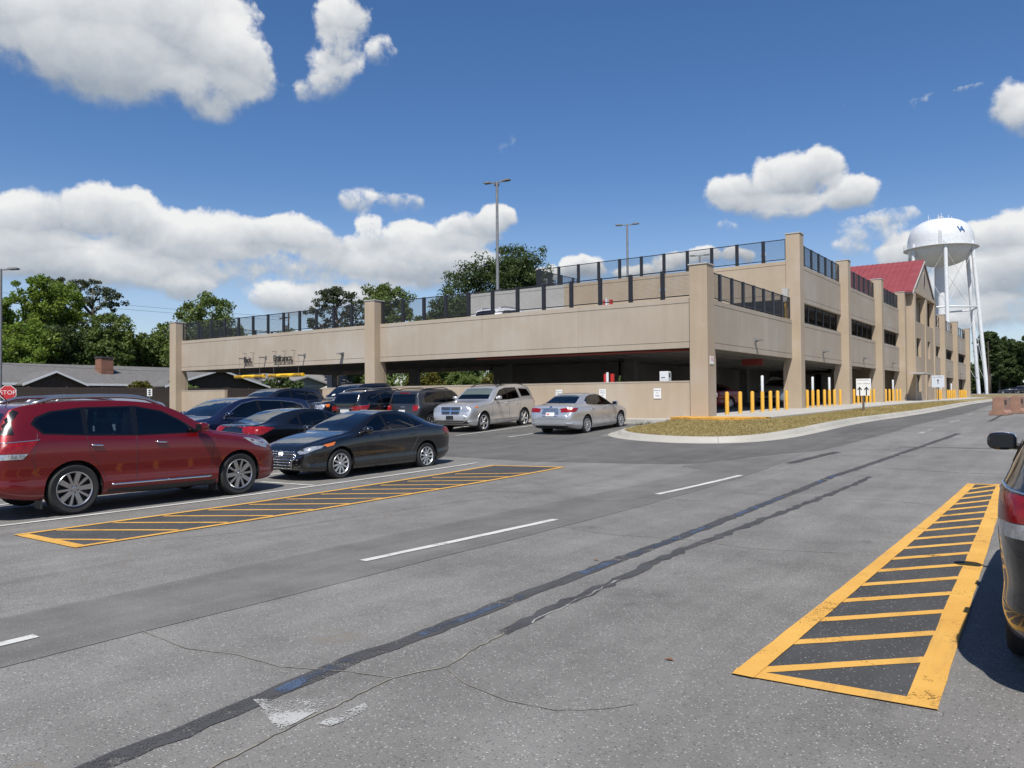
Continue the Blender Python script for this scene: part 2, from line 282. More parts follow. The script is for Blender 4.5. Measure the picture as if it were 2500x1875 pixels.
# ------------------------------------------------------------ mesh helpers
class MB:
    def __init__(s): s.v = []; s.f = []
    def add(s, v, f):
        o = len(s.v); s.v += [tuple(map(float, p)) for p in v]; s.f += [tuple(i + o for i in q) for q in f]; return s
    def box(s, x0, y0, z0, x1, y1, z1):
        if x0 > x1: x0, x1 = x1, x0
        if y0 > y1: y0, y1 = y1, y0
        if z0 > z1: z0, z1 = z1, z0
        return s.add([(x0, y0, z0), (x1, y0, z0), (x1, y1, z0), (x0, y1, z0), (x0, y0, z1), (x1, y0, z1), (x1, y1, z1), (x0, y1, z1)],
                     [(0, 3, 2, 1), (4, 5, 6, 7), (0, 1, 5, 4), (1, 2, 6, 5), (2, 3, 7, 6), (3, 0, 4, 7)])
    def prism(s, poly, axis, a, b):                       # poly in the two other axes, in cyclic order (x:yz, y:zx, z:xy)
        def P(u, v, w): return {'x': (w, u, v), 'y': (v, w, u), 'z': (u, v, w)}[axis]
        ar = sum(poly[i][0] * poly[(i + 1) % len(poly)][1] - poly[(i + 1) % len(poly)][0] * poly[i][1] for i in range(len(poly)))
        if ar < 0: poly = poly[::-1]
        n = len(poly); a, b = min(a, b), max(a, b)
        return s.add([P(*p, a) for p in poly] + [P(*p, b) for p in poly], [tuple(range(n))[::-1], tuple(range(n, 2 * n))] + [(i, (i + 1) % n, n + (i + 1) % n, n + i) for i in range(n)])
    def tube(s, pts, r, n=8, cap=True):
        pts = [Vector(p) for p in pts]; rs = r if hasattr(r, '__len__') else [r] * len(pts); rings = []; u = None
        for i, p in enumerate(pts):
            t = (pts[min(i + 1, len(pts) - 1)] - pts[max(i - 1, 0)]).normalized()
            if u is None: u = t.orthogonal().normalized()
            u = (u - t * u.dot(t)); u = u.normalized() if u.length > 1e-6 else t.orthogonal().normalized(); w = t.cross(u)
            rings.append([p + (u * math.cos(2 * math.pi * k / n) + w * math.sin(2 * math.pi * k / n)) * rs[i] for k in range(n)])
        f = [(i * n + k, i * n + (k + 1) % n, (i + 1) * n + (k + 1) % n, (i + 1) * n + k) for i in range(len(pts) - 1) for k in range(n)]
        if cap: f += [tuple(range(n))[::-1], tuple((len(pts) - 1) * n + k for k in range(n))]
        return s.add([q for rg in rings for q in rg], f)
    def lathe(s, prof, c=(0, 0, 0), axis='z', n=24, close=False):   # prof: (radius, height)
        v = []; m = len(prof)
        for k in range(n):
            a = 2 * math.pi * k / n; ca, sa = math.cos(a), math.sin(a)
            for r, h in prof:
                q = {'z': (r * ca, r * sa, h), 'x': (h, r * ca, r * sa), 'y': (r * sa, h, r * ca)}[axis]
                v.append((q[0] + c[0], q[1] + c[1], q[2] + c[2]))
        f = []
        for k in range(n):
            for i in range(m if close else m - 1):
                a, b = k * m + i, k * m + (i + 1) % m; c2, d = ((k + 1) % n) * m + (i + 1) % m, ((k + 1) % n) * m + i
                f.append((d, c2, b, a)[::-1])
        return s.add(v, f)
    def obj(s, name, m, parent=None, smooth=False, angle=None, bevel=0, local=False, weld=False):
        me = bpy.data.meshes.new(name); v = s.v
        if parent is not None and not local:
            q = parent
            while q.parent: q = q.parent
            o = q.location; v = [(a - o.x, b - o.y, c - o.z) for a, b, c in v]
        me.from_pydata(v, [], s.f); 
        if weld:
            bm = bmesh.new(); bm.from_mesh(me); bmesh.ops.remove_doubles(bm, verts=bm.verts, dist=1e-4); bmesh.ops.recalc_face_normals(bm, faces=bm.faces); bm.to_mesh(me); bm.free()
        return link(name, me, m, parent, smooth, angle, bevel)
def link(name, me, m, parent=None, smooth=False, angle=None, bevel=0):
    if m is not None: me.materials.append(m)
    if smooth:
        me.polygons.foreach_set('use_smooth', [True] * len(me.polygons))
        if angle: me.set_sharp_from_angle(angle=R(angle))
    me.update(); o = bpy.data.objects.new(name, me); COL.objects.link(o); o.parent = parent
    if bevel:
        b = o.modifiers.new('bevel', 'BEVEL'); b.width = bevel; b.segments = 1; b.limit_method = 'ANGLE'; b.angle_limit = R(40)
    return o
def tag(o, label, cat, group=None):
    o['label'] = label; o['category'] = cat
    if group: o['group'] = group
    return o
def thing(name, label, cat, loc=(0, 0, 0), rz=0, group=None):
    o = bpy.data.objects.new(name, None); o.empty_display_size = .2; COL.objects.link(o); o.location = loc; o.rotation_euler = (0, 0, rz)
    return tag(o, label, cat, group)
def struct(o, label=None):
    o['kind'] = 'structure'
    if label: o['label'] = label
    return o
def stuff(o): o['kind'] = 'stuff'; return o
def copy_tree(o, parent=None):
    c = o.copy(); COL.objects.link(c); c.parent = parent
    for ch in list(o.children): copy_tree(ch, c)
    return c
def text_obj(name, body, size, m, parent, loc, rot, depth=.004, align='CENTER'):
    cu = bpy.data.curves.new(name, 'FONT'); cu.body = body; cu.size = size; cu.extrude = depth; cu.align_x = align; cu.align_y = 'CENTER'
    t = bpy.data.objects.new(name + '_tmp', cu); COL.objects.link(t)
    me = bpy.data.meshes.new_from_object(t.evaluated_get(bpy.context.evaluated_depsgraph_get())); bpy.data.objects.remove(t); 
    me.name = name; me.materials.clear(); me.materials.append(m)
    o = bpy.data.objects.new(name, me); COL.objects.link(o); o.parent = parent; o.location = loc; o.rotation_euler = rot
    return o
def poly_sheet(poly, dz, step=.6, zf=None, edge=0):
    """triangulated sheet over a ground polygon, following the terrain dz above it"""
    pts = []
    for i, p in enumerate(poly):
        q = poly[(i + 1) % len(poly)]; n = max(1, int(math.hypot(q[0] - p[0], q[1] - p[1]) / step))
        for k in range(n):
            u, w = p[0] + (q[0] - p[0]) * k / n, p[1] + (q[1] - p[1]) * k / n
            if edge: u += random.uniform(-edge, edge); w += random.uniform(-edge, edge)
            pts.append((u, w))
    nb = len(pts); pts += grid_in(np.array(pts), step, .4)
    r = delaunay_2d_cdt([Vector(p) for p in pts], [], [list(range(nb))], 1, 1e-5)
    v = [(p.x, p.y) for p in r[0]]
    z = (zf(np.array([p[0] for p in v]), np.array([p[1] for p in v])) if zf else G([p[0] for p in v], [p[1] for p in v])) + dz
    mb = MB(); fs = []
    for f in r[2]:
        a = sum(v[f[i]][0] * v[f[(i + 1) % len(f)]][1] - v[f[(i + 1) % len(f)]][0] * v[f[i]][1] for i in range(len(f)))
        fs.append(f if a > 0 else f[::-1])
    mb.add([(p[0], p[1], h) for p, h in zip(v, z)], fs); return mb
def inside_many(A, B, P):
    c = np.zeros(len(A), bool); j = len(P) - 1
    for i in range(len(P)):
        if P[i][1] != P[j][1]: c ^= ((P[i][1] > B) != (P[j][1] > B)) & (A < (P[j][0] - P[i][0]) * (B - P[i][1]) / (P[j][1] - P[i][1]) + P[i][0])
        j = i
    return c
def grid_in(P, step, k):
    gx = np.arange(P[:, 0].min() + step / 2, P[:, 0].max(), step); gy = np.arange(P[:, 1].min() + step / 2, P[:, 1].max(), step)
    if not len(gx) or not len(gy): return []
    A, B = [q.ravel() for q in np.meshgrid(gx, gy)]; m = inside_many(A, B, P); A, B = A[m], B[m]
    out = []
    for i in range(0, len(A), 2000):
        a, b = A[i:i + 2000], B[i:i + 2000]; d = np.min(np.hypot(a[:, None] - P[:, 0], b[:, None] - P[:, 1]), 1) if len(a) else np.zeros(0)
        out += [(x, y) for x, y, q in zip(a, b, d) if q > step * k]
    return out
def strip(a, b, w, dz, jitter=0, step=.25):              # painted line from a to b
    L = math.hypot(b[0] - a[0], b[1] - a[1]); n = max(1, int(L / step)); nx, ny = -(b[1] - a[1]) / L * w / 2, (b[0] - a[0]) / L * w / 2; mb = MB(); v = []
    for i in range(n + 1):
        x, y = a[0] + (b[0] - a[0]) * i / n, a[1] + (b[1] - a[1]) * i / n
        for s in (1, -1):
            j = 1 + random.uniform(-jitter, jitter); px, py = x + nx * s * j, y + ny * s * j; v.append((px, py, float(G(px, py)) + dz))
    return mb.add(v, [(2 * i, 2 * i + 1, 2 * i + 3, 2 * i + 2) for i in range(n)])
def wander(pts, w, dz, jit=.3, step=.18, wob=.02):       # irregular ribbon along a polyline
    out = []
    for p, q in zip(pts, pts[1:]):
        n = max(1, int(math.hypot(q[0] - p[0], q[1] - p[1]) / step))
        out += [(p[0] + (q[0] - p[0]) * k / n + random.uniform(-wob, wob), p[1] + (q[1] - p[1]) * k / n) for k in range(n)]
    out.append(pts[-1]); v = []
    for i, p in enumerate(out):
        a, b = out[max(0, i - 1)], out[min(len(out) - 1, i + 1)]; L = math.hypot(b[0] - a[0], b[1] - a[1]) or 1
        nx, ny = -(b[1] - a[1]) / L, (b[0] - a[0]) / L
        for s in (1, -1):
            h = w / 2 * (1 + random.uniform(-jit, jit)) * s; x, y = p[0] + nx * h, p[1] + ny * h; v.append((x, y, float(G(x, y)) + dz))
    return MB().add(v, [(2 * i, 2 * i + 1, 2 * i + 3, 2 * i + 2) for i in range(len(out) - 1)])
# ------------------------------------------------------------ ground, pavement, markings
def ground_grid():
    xs = np.unique(np.concatenate([np.arange(-40, 12, 1.0), np.arange(-130, -40, 6), np.arange(12, 140, 6), [-3000, -1200, -500, -250, 250, 500, 1200, 3000]]))
    ys = np.unique(np.concatenate([np.arange(-8, 66, .5), np.arange(66, 260, 4), np.arange(-60, -8, 5), [-3000, -1000, -300, 330, 500, 900, 1600, 3000, 4500]]))
    X, Y = np.meshgrid(xs, ys); Z = G(X, Y); n = len(xs)
    f = [(j * n + i, j * n + i + 1, (j + 1) * n + i + 1, (j + 1) * n + i) for j in range(len(ys) - 1) for i in range(n - 1)]
    return MB().add(np.stack([X.ravel(), Y.ravel(), Z.ravel()], 1), f)
ground = struct(ground_grid().obj('parking_lot_ground', M_OLD, smooth=True), 'weathered grey asphalt parking lot with cracks and stone chips')
def part(mb, name, m, parent=None, **k): return mb.obj(name, m, parent or ground, **k)
# newer, darker asphalt: the aisle before the garage and the road past its side
poly_r = [(-80, 15.6), (-16.4, 16.4), (-11.1, 16.1), (-8.1, 16.8), (-7.2, 17.4), (-6.3, 19.8), (-5.5, 21.2), (-4.9, 27), (-4.75, 35), (-4.9, 45), (-5.3, 58), (-5.8, 72), (-5.6, 122),
          (-10.5, 122), (-9.5, 95), (-9, 60), (-8.6, 30), (-10, 22.6), (-13.4, 23.4), (-14.0, 26), (-14.2, 30.6), (-80, 30.6)]
struct(poly_sheet(poly_r, .004, 1.2, edge=.03).obj('asphalt_road', M_NEW), 'smoother darker asphalt of the drive and road beside the garage')
part(poly_sheet([(-6.72, -6), (-6.8, 2.6), (-6.9, 4.7), (-6.95, 8), (-6.8, 12), (-6.7, 16.2), (-7.4, 16.6), (-6.35, 19.4), (-5.7, 20.4), (-5.5, 15), (-5.45, 10), (-5.5, 5.1), (-5.53, 2.1), (-5.55, -6)], .004, .8, edge=.02), 'trench_patch', M_TRENCH)
# stall lines
for a, b in [((-12.24, -1.5), (-12.2, 15.3)), ((-13.9, 10.22), (-12.32, 10.28)), ((-18.72, 22.2), (-18.6, 28.2)), ((-16.32, 22.2), (-16.1, 28.2)), ((-21.3, 22.2), (-21.3, 28.2)), ((-24.0, 22.2), (-24.0, 28.2)),
             ((-26.6, 22.2), (-26.6, 28.2)), ((-14.95, -1.5), (-14.95, 15.3)), ((-17.65, -1.5), (-17.65, 15.3)), ((-20.35, -1.5), (-20.35, 15.3)), ((-20.35, 10.25), (-14.3, 10.25))]:
    part(strip(a, b, .10, .010, .12), 'stall_line', M_WHITE)
for a, b in [((-6.06, -3.6), (-6.05, -.6)), ((-6.06, .35), (-6.05, 2.56)), ((-6.05, 5.68), (-5.86, 9.04)), ((-5.84, 12.15), (-5.62, 15.5)), ((-4.1, 26.5), (-3.98, 28.4)), ((-4.0, 32.6), (-4.03, 35.3)), ((-4.5, 42.5), (-4.5, 44.3)), ((-4.6, 52), (-4.6, 55))]:
    part(strip(a, b, .11 if a[1] < 18 else .16, .010, .15), 'lane_dash', M_WHITE if a[1] < 18 else M_OLDWHITE)
# yellow hatched island beside the parked cars
def hatch(outer, stripes, border, label_w):
    gx_, gy_ = sum(p[0] for p in outer) / len(outer), sum(p[1] for p in outer) / len(outer)
    base = part(poly_sheet([(gx_ + (p[0] - gx_) * .965, gy_ + (p[1] - gy_) * .995) for p in outer], .006, .5, edge=.012), 'hatched_island', M_BLACK)
    n = len(outer)
    cx, cy = sum(p[0] for p in outer) / n, sum(p[1] for p in outer) / n
    for i in range(n):
        a, b = outer[i], outer[(i + 1) % n]; w = border[i]
        L = math.hypot(b[0] - a[0], b[1] - a[1]); nx, ny = -(b[1] - a[1]) / L, (b[0] - a[0]) / L
        if nx * (cx - a[0]) + ny * (cy - a[1]) < 0: nx, ny = -nx, -ny
        o = w / 2 - .008; e = .0 if i % 2 else w * .9
        ux, uy = (b[0] - a[0]) / L, (b[1] - a[1]) / L
        strip((a[0] + nx * o - ux * .01, a[1] + ny * o - uy * .01), (b[0] + nx * o + ux * .01, b[1] + ny * o + uy * .01), w, .0100 + .0012 * i, .05).obj('yellow_border', M_YEL, base)
    for a, b, w in stripes: strip(a, b, w, .0095, .08, .12).obj('yellow_stripe', M_YEL, base)
st = [((-11.1, y), (-9.66, y + .86), .085) for y in np.arange(4.95, 13.8, .745)] + [((-10.45, 4.52), (-9.64, 4.97), .085)]
HL = 15.3
hatch([(-11.17, 4.46), (-9.50, 4.44), (-9.66, HL), (-11.45, HL - .35)], st, [.15, .10, .10, .10], '')
# hatched island in the right foreground
st = [((-1.63, y), (-.79 - .0415 * (y - 3.8), y + .80), .095) for y in np.arange(4.74, 15.4, .655)]
hatch([(-1.725, 4.60), (-.665, 4.69), (-1.14, 16.15), (-1.71, 16.0)], st, [.12, .16, .1, .13], '')
st = [((-.95, y), (.4, y + .1), .09) for y in np.arange(23, 37, .6)]
hatch([(-1.0, 22.5), (.6, 22.5), (.6, 38), (-1.0, 38)], st, [.15, .15, .12, .15], '')
# blacked-out old stall line with blue showing through, crack sealer, ghost arrow
bl = [(-3.55, .6), (-3.66, 1.79), (-3.70, 2.5), (-3.76, 2.95), (-3.81, 3.5), (-3.78, 3.95), (-3.84, 5.21), (-3.88, 7), (-3.9, 9.1), (-3.98, 12.5), (-4.02, 16.2), (-3.7, 20.5), (-3.1, 27)]
part(wander(bl, .15, .005, .18, .14, .012), 'painted_over_line', M_SEAL)
for a, b, wd in [((-3.74, 2.86), (-3.81, 3.5), .085), ((-3.80, 4.1), (-3.84, 5.4), .07), ((-3.87, 6.4), (-3.90, 9.6), .07), ((-3.93, 10.6), (-3.98, 13.0), .06), ((-4.0, 15), (-4.02, 16.4), .06)]:
    part(wander([a, b], wd, .0075, .35, .1, .012), 'blue_line', M_BLUE)
part(wander([(-3.36, 4.45), (-3.42, 5.1), (-3.45, 6.04), (-3.52, 7), (-3.56, 8.33), (-3.5, 11), (-3.42, 14), (-3.39, 16.4)], .11, .005, .5, .12, .018), 'crack_seal', M_SEAL)
part(wander([(-3.34, 4.8), (-3.38, 5.4), (-3.45, 6.4)], .012, .0065, .6, .08, .02), 'crack', M_OLDWHITE)
part(poly_sheet([(-3.76, 2.71), (-3.30, 2.53), (-3.30, 2.64), (-3.36, 2.96)], .006, .08, edge=.008), 'ghost_arrow_head', M_OLDWHITE)
part(poly_sheet([(-3.20, 2.70), (-3.12, 2.70), (-3.14, 2.98), (-3.22, 3.02)], .006, .08, edge=.012), 'ghost_arrow_shaft', M_OLDWHITE)
M_CRACK = mat('sandy_crack_fill', (.20, .185, .15), .95, var=.35, scale=9)
for pts, w in [([(-3.12, 1.5), (-3.22, 2.1), (-3.28, 2.54), (-3.31, 2.9), (-3.36, 3.4), (-3.28, 3.6), (-3.23, 3.73), (-3.30, 4.1), (-3.35, 4.49)], .014), ([(-3.23, 3.73), (-3.05, 3.62), (-2.92, 3.56), (-2.6, 3.5), (-2.30, 3.54), (-2.1, 3.7), (-2.0, 3.85)], .008),
               ([(-5.5, 3.05), (-4.9, 3.0), (-4.5, 3.12), (-4.09, 3.13), (-3.7, 3.3), (-3.36, 3.4)], .008), ([(-5.5, 8.6), (-4.7, 8.4), (-3.9, 8.6), (-2.9, 8.5), (-2.0, 8.8)], .012), ([(-11.8, 10.9), (-9.3, 10.7), (-8.4, 11.3), (-7.4, 11.4)], .02), ([(-9.2, 5.2), (-8.6, 6.6), (-8.5, 8.4), (-8.1, 10.5)], .014),
               ([(-5.0, 13.2), (-3.9, 12.9), (-2.6, 13.3), (-1.8, 13.1)], .016), ([(-3.3, 18), (-2.0, 17.7), (.5, 18.2)], .03)]:
    part(wander(pts, w, .0055, .6, .06, .012), 'crack', M_CRACK)
part(poly_sheet([(-2.65, 18.9), (-2.45, 18.75), (-2.2, 18.75), (-2.05, 18.55), (-2.1, 19.0), (-2.35, 19.3), (-2.6, 19.35)], .006, .12, edge=.05), 'yellow_paint_spill', paint_mark('thin_yellow_paint', (.42, .27, .09), .8))
part(wander([(-5.46, 18.1), (-5.09, 20.9)], .2, .008, .15, .2, .015), 'crack_seal', M_SEAL)
for a, b, w in [((-3.64, 20.81), (-3.13, 20.88), .1), ((-3.65, 17.48), (-3.2, 17.59), .08), ((-2.9, 34), (-3.3, 47), .12), ((-4.0, 22.6), (1.5, 23.2), .08)]:
    part(wander([a, b], w, .0055, .5, .2, .03), 'faded_mark', M_OLDWHITE if a[1] < 21 else M_SEAL)

# ------------------------------------------------------------ kerb, grass island, sidewalk
GUT = [(-13.62, 29.6), (-13.75, 26.5), (-13.72, 24.6), (-13.45, 23.7), (-12.9, 23.0), (-11.8, 22.35), (-10.5, 21.9), (-9.2, 21.7), (-8.45, 21.75), (-7.95, 22.1), (-7.55, 22.9), (-7.25, 24.1), (-6.95, 26.5), (-6.75, 30), (-6.65, 37), (-6.65, 45), (-6.8, 58), (-7.2, 71), (-7.5, 90), (-7.8, 110), (-8.4, 121), (-10.2, 124.5)]
def off(pl, d):                                          # shift a polyline to its left
    out = []
    for i, p in enumerate(pl):
        a, b = pl[max(0, i - 1)], pl[min(len(pl) - 1, i + 1)]; L = math.hypot(b[0] - a[0], b[1] - a[1]); out.append((p[0] - (b[1] - a[1]) / L * d, p[1] + (b[0] - a[0]) / L * d))
    return out
def dense(pl, st=.5):
    out = []
    for a, b in zip(pl, pl[1:]):
        n = max(1, int(math.hypot(b[0] - a[0], b[1] - a[1]) / st)); out += [(a[0] + (b[0] - a[0]) * k / n, a[1] + (b[1] - a[1]) * k / n) for k in range(n)]
    return out + [pl[-1]]
gd = dense(GUT, .45)
def smoothpl(pl, it=3):
    for _ in range(it): pl = [pl[0]] + [((a[0] + 2 * b[0] + c[0]) / 4, (a[1] + 2 * b[1] + c[1]) / 4) for a, b, c in zip(pl, pl[1:], pl[2:])] + [pl[-1]]
    return pl
gd = smoothpl(gd, 6)
prof = [(0, .006), (.30, .012), (.34, .03), (.40, .135), (.44, .155), (.58, .16), (.60, .05)]
rows = [off(gd, d) for d, h in prof]
seglen = 7
kerb = bpy.data.objects.new('kerb', None); COL.objects.link(kerb); struct(kerb, 'pale concrete kerb and gutter round the dry grass strip')
i0 = 0
while i0 < len(gd) - 1:                                   # cast in lengths with joints between them
    i1 = min(len(gd) - 1, i0 + seglen); v = []
    for i in range(i0, i1 + 1):
        for (d, h), rw in zip(prof, rows):
            x, y = rw[i]
            if i == i1 and i1 < len(gd) - 1: x2, y2 = rw[i - 1]; x, y = x + (x2 - x) * .02, y + (y2 - y) * .02
            v.append((x, y, float(G(x, y)) + h))
    n = len(prof); MB().add(v, [((i + 1) * n + k, (i + 1) * n + k + 1, i * n + k + 1, i * n + k) for i in range(i1 - i0) for k in range(n - 1)]).obj('kerb_length', M_CURB, kerb, smooth=True, angle=35); i0 = i1
SIDE = [(-13.3, 28.9), (-12.2, 28.3), (-11.0, 28.0), (-10.2, 28.6), (-9.75, 30), (-9.7, 36), (-9.75, 46), (-9.6, 62), (-9.7, 80), (-9.9, 100), (-10.3, 124)]
inner = off(gd, .58); sd = dense(SIDE, .6)
IN = np.array(inner); SDA = np.array(sd)
def grass_z(x, y):
    x = np.asarray(x, float); y = np.asarray(y, float)
    dk = np.min(np.hypot(x[:, None] - IN[:, 0], y[:, None] - IN[:, 1]), 1); ds = np.min(np.hypot(x[:, None] - SDA[:, 0], y[:, None] - SDA[:, 1]), 1)
    t = dk / (dk + ds + 1e-6); t = t * t * (3 - 2 * t) * .4 + t * .6
    return (G(x, y) + .15) * (1 - t) + (walk_z(y) - .085) * t + .03 * np.sin(t * math.pi)
M_GRASSG = mat('dry_turf', (.26, .195, .085), .95, var=.25, scale=1.3, tint=(.27, .215, .10), bump=.8, bscale=30)
gpoly = inner[:-6] + [p for p in sd[::-1] if p[1] < inner[-7][1]]
turf = struct(poly_sheet(gpoly, 0, .55, zf=grass_z).obj('grass_strip', M_GRASSG, smooth=True), 'dry tan grass strip between the kerb and the sidewalk')
def grass_blades(poly, n, hmin, hmax, zf, name, m, ymax=75):
    P = np.array(poly); lo = P.min(0); hi = P.max(0); hi[1] = min(hi[1], ymax); pts = []
    while len(pts) < n:
        c = RNG.uniform(lo, hi, (4000, 2)); 
        # nearer ground gets more blades
        keep = RNG.random(4000) < np.clip((22 / np.maximum(c[:, 1], 1)) ** 1.6, .05, 1); c = c[keep]
        pts += list(c[inside_many(c[:, 0], c[:, 1], P)])
    p = np.array(pts[:n]); z = zf(p[:, 0], p[:, 1]); patch = .5 + .5 * np.sin(p[:, 0] * 2.1 + np.sin(p[:, 1] * 1.3) * 2) * np.sin(p[:, 1] * 1.7)
    h = RNG.uniform(hmin, hmax, n) * (.6 + .8 * patch); a = RNG.uniform(0, 6.28, n); w = RNG.uniform(.005, .012, n) * (1 + p[:, 1] / 40); le = RNG.normal(0, .04, (n, 2))
    v = np.zeros((n, 3, 3)); v[:, 0, 0] = p[:, 0] - np.cos(a) * w; v[:, 0, 1] = p[:, 1] - np.sin(a) * w; v[:, 1, 0] = p[:, 0] + np.cos(a) * w; v[:, 1, 1] = p[:, 1] + np.sin(a) * w
    v[:, 0, 2] = v[:, 1, 2] = z - .01; v[:, 2, :2] = p + le; v[:, 2, 2] = z + h
    o = fast_mesh(name, v.reshape(-1, 3), np.arange(3 * n).reshape(-1, 3), m, tint=np.repeat(np.clip(patch * .6 + RNG.random(n) * .5, 0, 1), 1)); return stuff(o)
def fast_mesh(name, V, F, m, parent=None, tint=None):
    me = bpy.data.meshes.new(name); n, k = F.shape
    me.vertices.add(len(V)); me.vertices.foreach_set('co', V.astype(np.float32).ravel()); me.loops.add(n * k); me.loops.foreach_set('vertex_index', F.astype(np.int32).ravel())
    me.polygons.add(n); me.polygons.foreach_set('loop_start', np.arange(0, n * k, k, dtype=np.int32)); me.polygons.foreach_set('loop_total', np.full(n, k, np.int32)); me.update(calc_edges=True)
    if tint is not None: at = me.attributes.new('tint', 'FLOAT', 'FACE'); at.data.foreach_set('value', tint.astype(np.float32))
    me.materials.append(m); o = bpy.data.objects.new(name, me); COL.objects.link(o); o.parent = parent; return o
M_BLADE = leaf_mat('dry_grass_blades', (.22, .165, .065), (.44, .36, .18), .3)
gb = grass_blades(gpoly, 60000, .018, .05, grass_z, 'dry_grass', M_BLADE); gb['label'] = 'dry tan grass blades on the strip behind the kerb'
wd = grass_blades([(-14.4, 28.0), (-13.3, 28.2), (-13.3, 29.3), (-14.4, 29.3)], 160, .05, .22, lambda x, y: G(x, y), 'weed_tufts', leaf_mat('weeds', (.05, .05, .02), (.12, .12, .05), .3)); wd['label'] = 'thin weeds at the end of the grass island by the wall'
# sidewalk slabs along the side and the front of the garage
walk = bpy.data.objects.new('sidewalk', None); COL.objects.link(walk); struct(walk, 'pale concrete sidewalk along the garage')
ye = np.concatenate([np.arange(30.2, 70, 1.55), np.arange(70, 124, 4)])
def edge_x(y): return float(np.interp(y, [p[1] for p in SIDE[4:]], [p[0] for p in SIDE[4:]]))
for a, b in zip(ye, ye[1:]):
    b2 = b - .012; v = []
    for y in (a, b2):
        z = float(walk_z(y)); v += [(-13.4, y, z), (edge_x(y), y, z - .012), (edge_x(y), y, z - .25)]
    MB().add(v, [(0, 1, 4, 3), (1, 2, 5, 4)]).obj('slab', M_WALK, walk)
for i in range(21):
    x0 = -45 + i * 1.5; MB().box(x0, 28.95, -1.3, x0 + 1.488, 30.5, -.885).obj('slab', M_WALK, walk)
pad = [(-13.32, 28.96), (-12.2, 28.34), (-11.0, 28.04), (-10.22, 28.6), (-9.78, 30.0), (-9.78, 30.19), (-13.32, 30.19)]
M_PAD = paint_mark('yellow_kerb_paint', (.60, .32, .06), .2)
poly_sheet(pad, .0, .4, zf=lambda x, y: walk_z(y)).obj('painted_corner', M_PAD, walk)
mbp = MB(); q = [(p[0], p[1]) for p in pad]
for a, b in zip(q, q[1:] + q[:1]): mbp.add([(a[0], a[1], -1.2), (b[0], b[1], -1.2), (b[0], b[1], float(walk_z(b[1])) - .001), (a[0], a[1], float(walk_z(a[1])) - .001)], [(0, 1, 2, 3)])
mbp.obj('painted_kerb_face', M_PAD, walk)
# far verge of dry grass and the distant parking surface beyond the road's end
M_FIELD = mat('dry_field_grass', (.20, .155, .065), .95, var=.25, scale=.25)
struct(poly_sheet([(-60, 125), (-10.6, 125), (-9.0, 127), (40, 128), (60, 150), (60, 205), (-60, 205)], .02, 6).obj('grass_verge', M_FIELD, smooth=True), 'dry grass verge beyond the end of the road')
struct(poly_sheet([(-10.0, 118.5), (-8.2, 119), (-5, 124.4), (30, 126), (30, 127), (-5, 125.2), (-9.5, 124.6)], .14, 2).obj('far_kerb', M_CURB), 'far pale kerb where the road bends')
struct(poly_sheet([(-140, -12), (-58, -12), (-58, 47), (-36, 47), (-36, 135), (-140, 135)], .012, 6).obj('yard_grass', mat('yard_grass', (.055, .075, .022), .95, var=.3, scale=.4), smooth=True), 'green yards behind the board fence')
# ------------------------------------------------------------ parking garage
Z1B, Z1G, Z1H, Z1T = 2.03, 2.27, 3.87, 4.08             # first spandrel: underside, lower groove, upper groove, top
DL = 3.18                                               # storey height
XR, XO, YF, YO = -12.6, -12.15, 30.4, 29.95
gar = thing('parking_garage', 'tan precast concrete parking garage with open decks and square columns', 'parking garage', (-20, 31, -.8))
def gp(mb, name, m=M_CON, **k): return mb.obj(name, m, gar, **k)
def spandrel(axis, a, b, face, sgn, dz=0, m=M_CON2, th=.2, name='spandrel_panel'):
    """grooved panel; face = outer face coordinate, sgn = outward direction"""
    g = .022; P = [(0, Z1B), (0, Z1G - .012), (-g, Z1G - .006), (-g, Z1G + .012), (-.004, Z1G + .02), (-.004, Z1H - .012), (-g, Z1H - .006), (-g, Z1H + .012), (0, Z1H + .02), (0, Z1T), (-th, Z1T), (-th, Z1B)]
    if axis == 'x': poly = [(face + sgn * d, z + dz) for d, z in P]                 # (y,z)
    else: poly = [(z + dz, face + sgn * d) for d, z in P]                           # (z,x)
    gp(MB().prism(poly, axis, a, b), name, m)
def column(x0, y0, z1, w=.75, deep=None, front=True):
    z0 = float(G(x0, y0)) - .25
    mb = MB().box(x0, y0, z0, x0 + w, y0 + w, z1)
    o = gp(mb, 'column', M_CON, bevel=.02)
    gp(MB().box(x0 - .03, y0 - .03, z1, x0 + w + .03, y0 + w + .03, z1 + .05), 'column_cap', M_CONG)
    return o
def corbel_front(x0, w=.75):                             # thicker foot of the column behind the panel, narrowing under it
    gp(MB().prism([(YO + .751, -1.2), (YO + .93, -1.2), (YO + .93, 1.5), (YO + .80, 2.02), (YO + .751, 2.02)], 'x', x0 + .01, x0 + w - .01), 'corbel')
def corbel_side(y0, w=.7):
    gp(MB().prism([(-1.0, XO - .751), (-1.0, XO - .93), (1.5, XO - .93), (2.02, XO - .80), (2.02, XO - .751)], 'y', y0 + .01, y0 + w - .01), 'corbel')
for x0 in (-50.87, -31.69, -12.91):
    column(x0, YO, 5.33, .75 if x0 < -13 else .76); corbel_front(x0)
CY = [42.7, 53.2, 63.4, 72.6, 85.2, 95.8, 106.0, 118.0]
for y0 in CY: column(XO - .75, y0, 8.68, .75 if y0 != 42.7 else .75); corbel_side(y0)
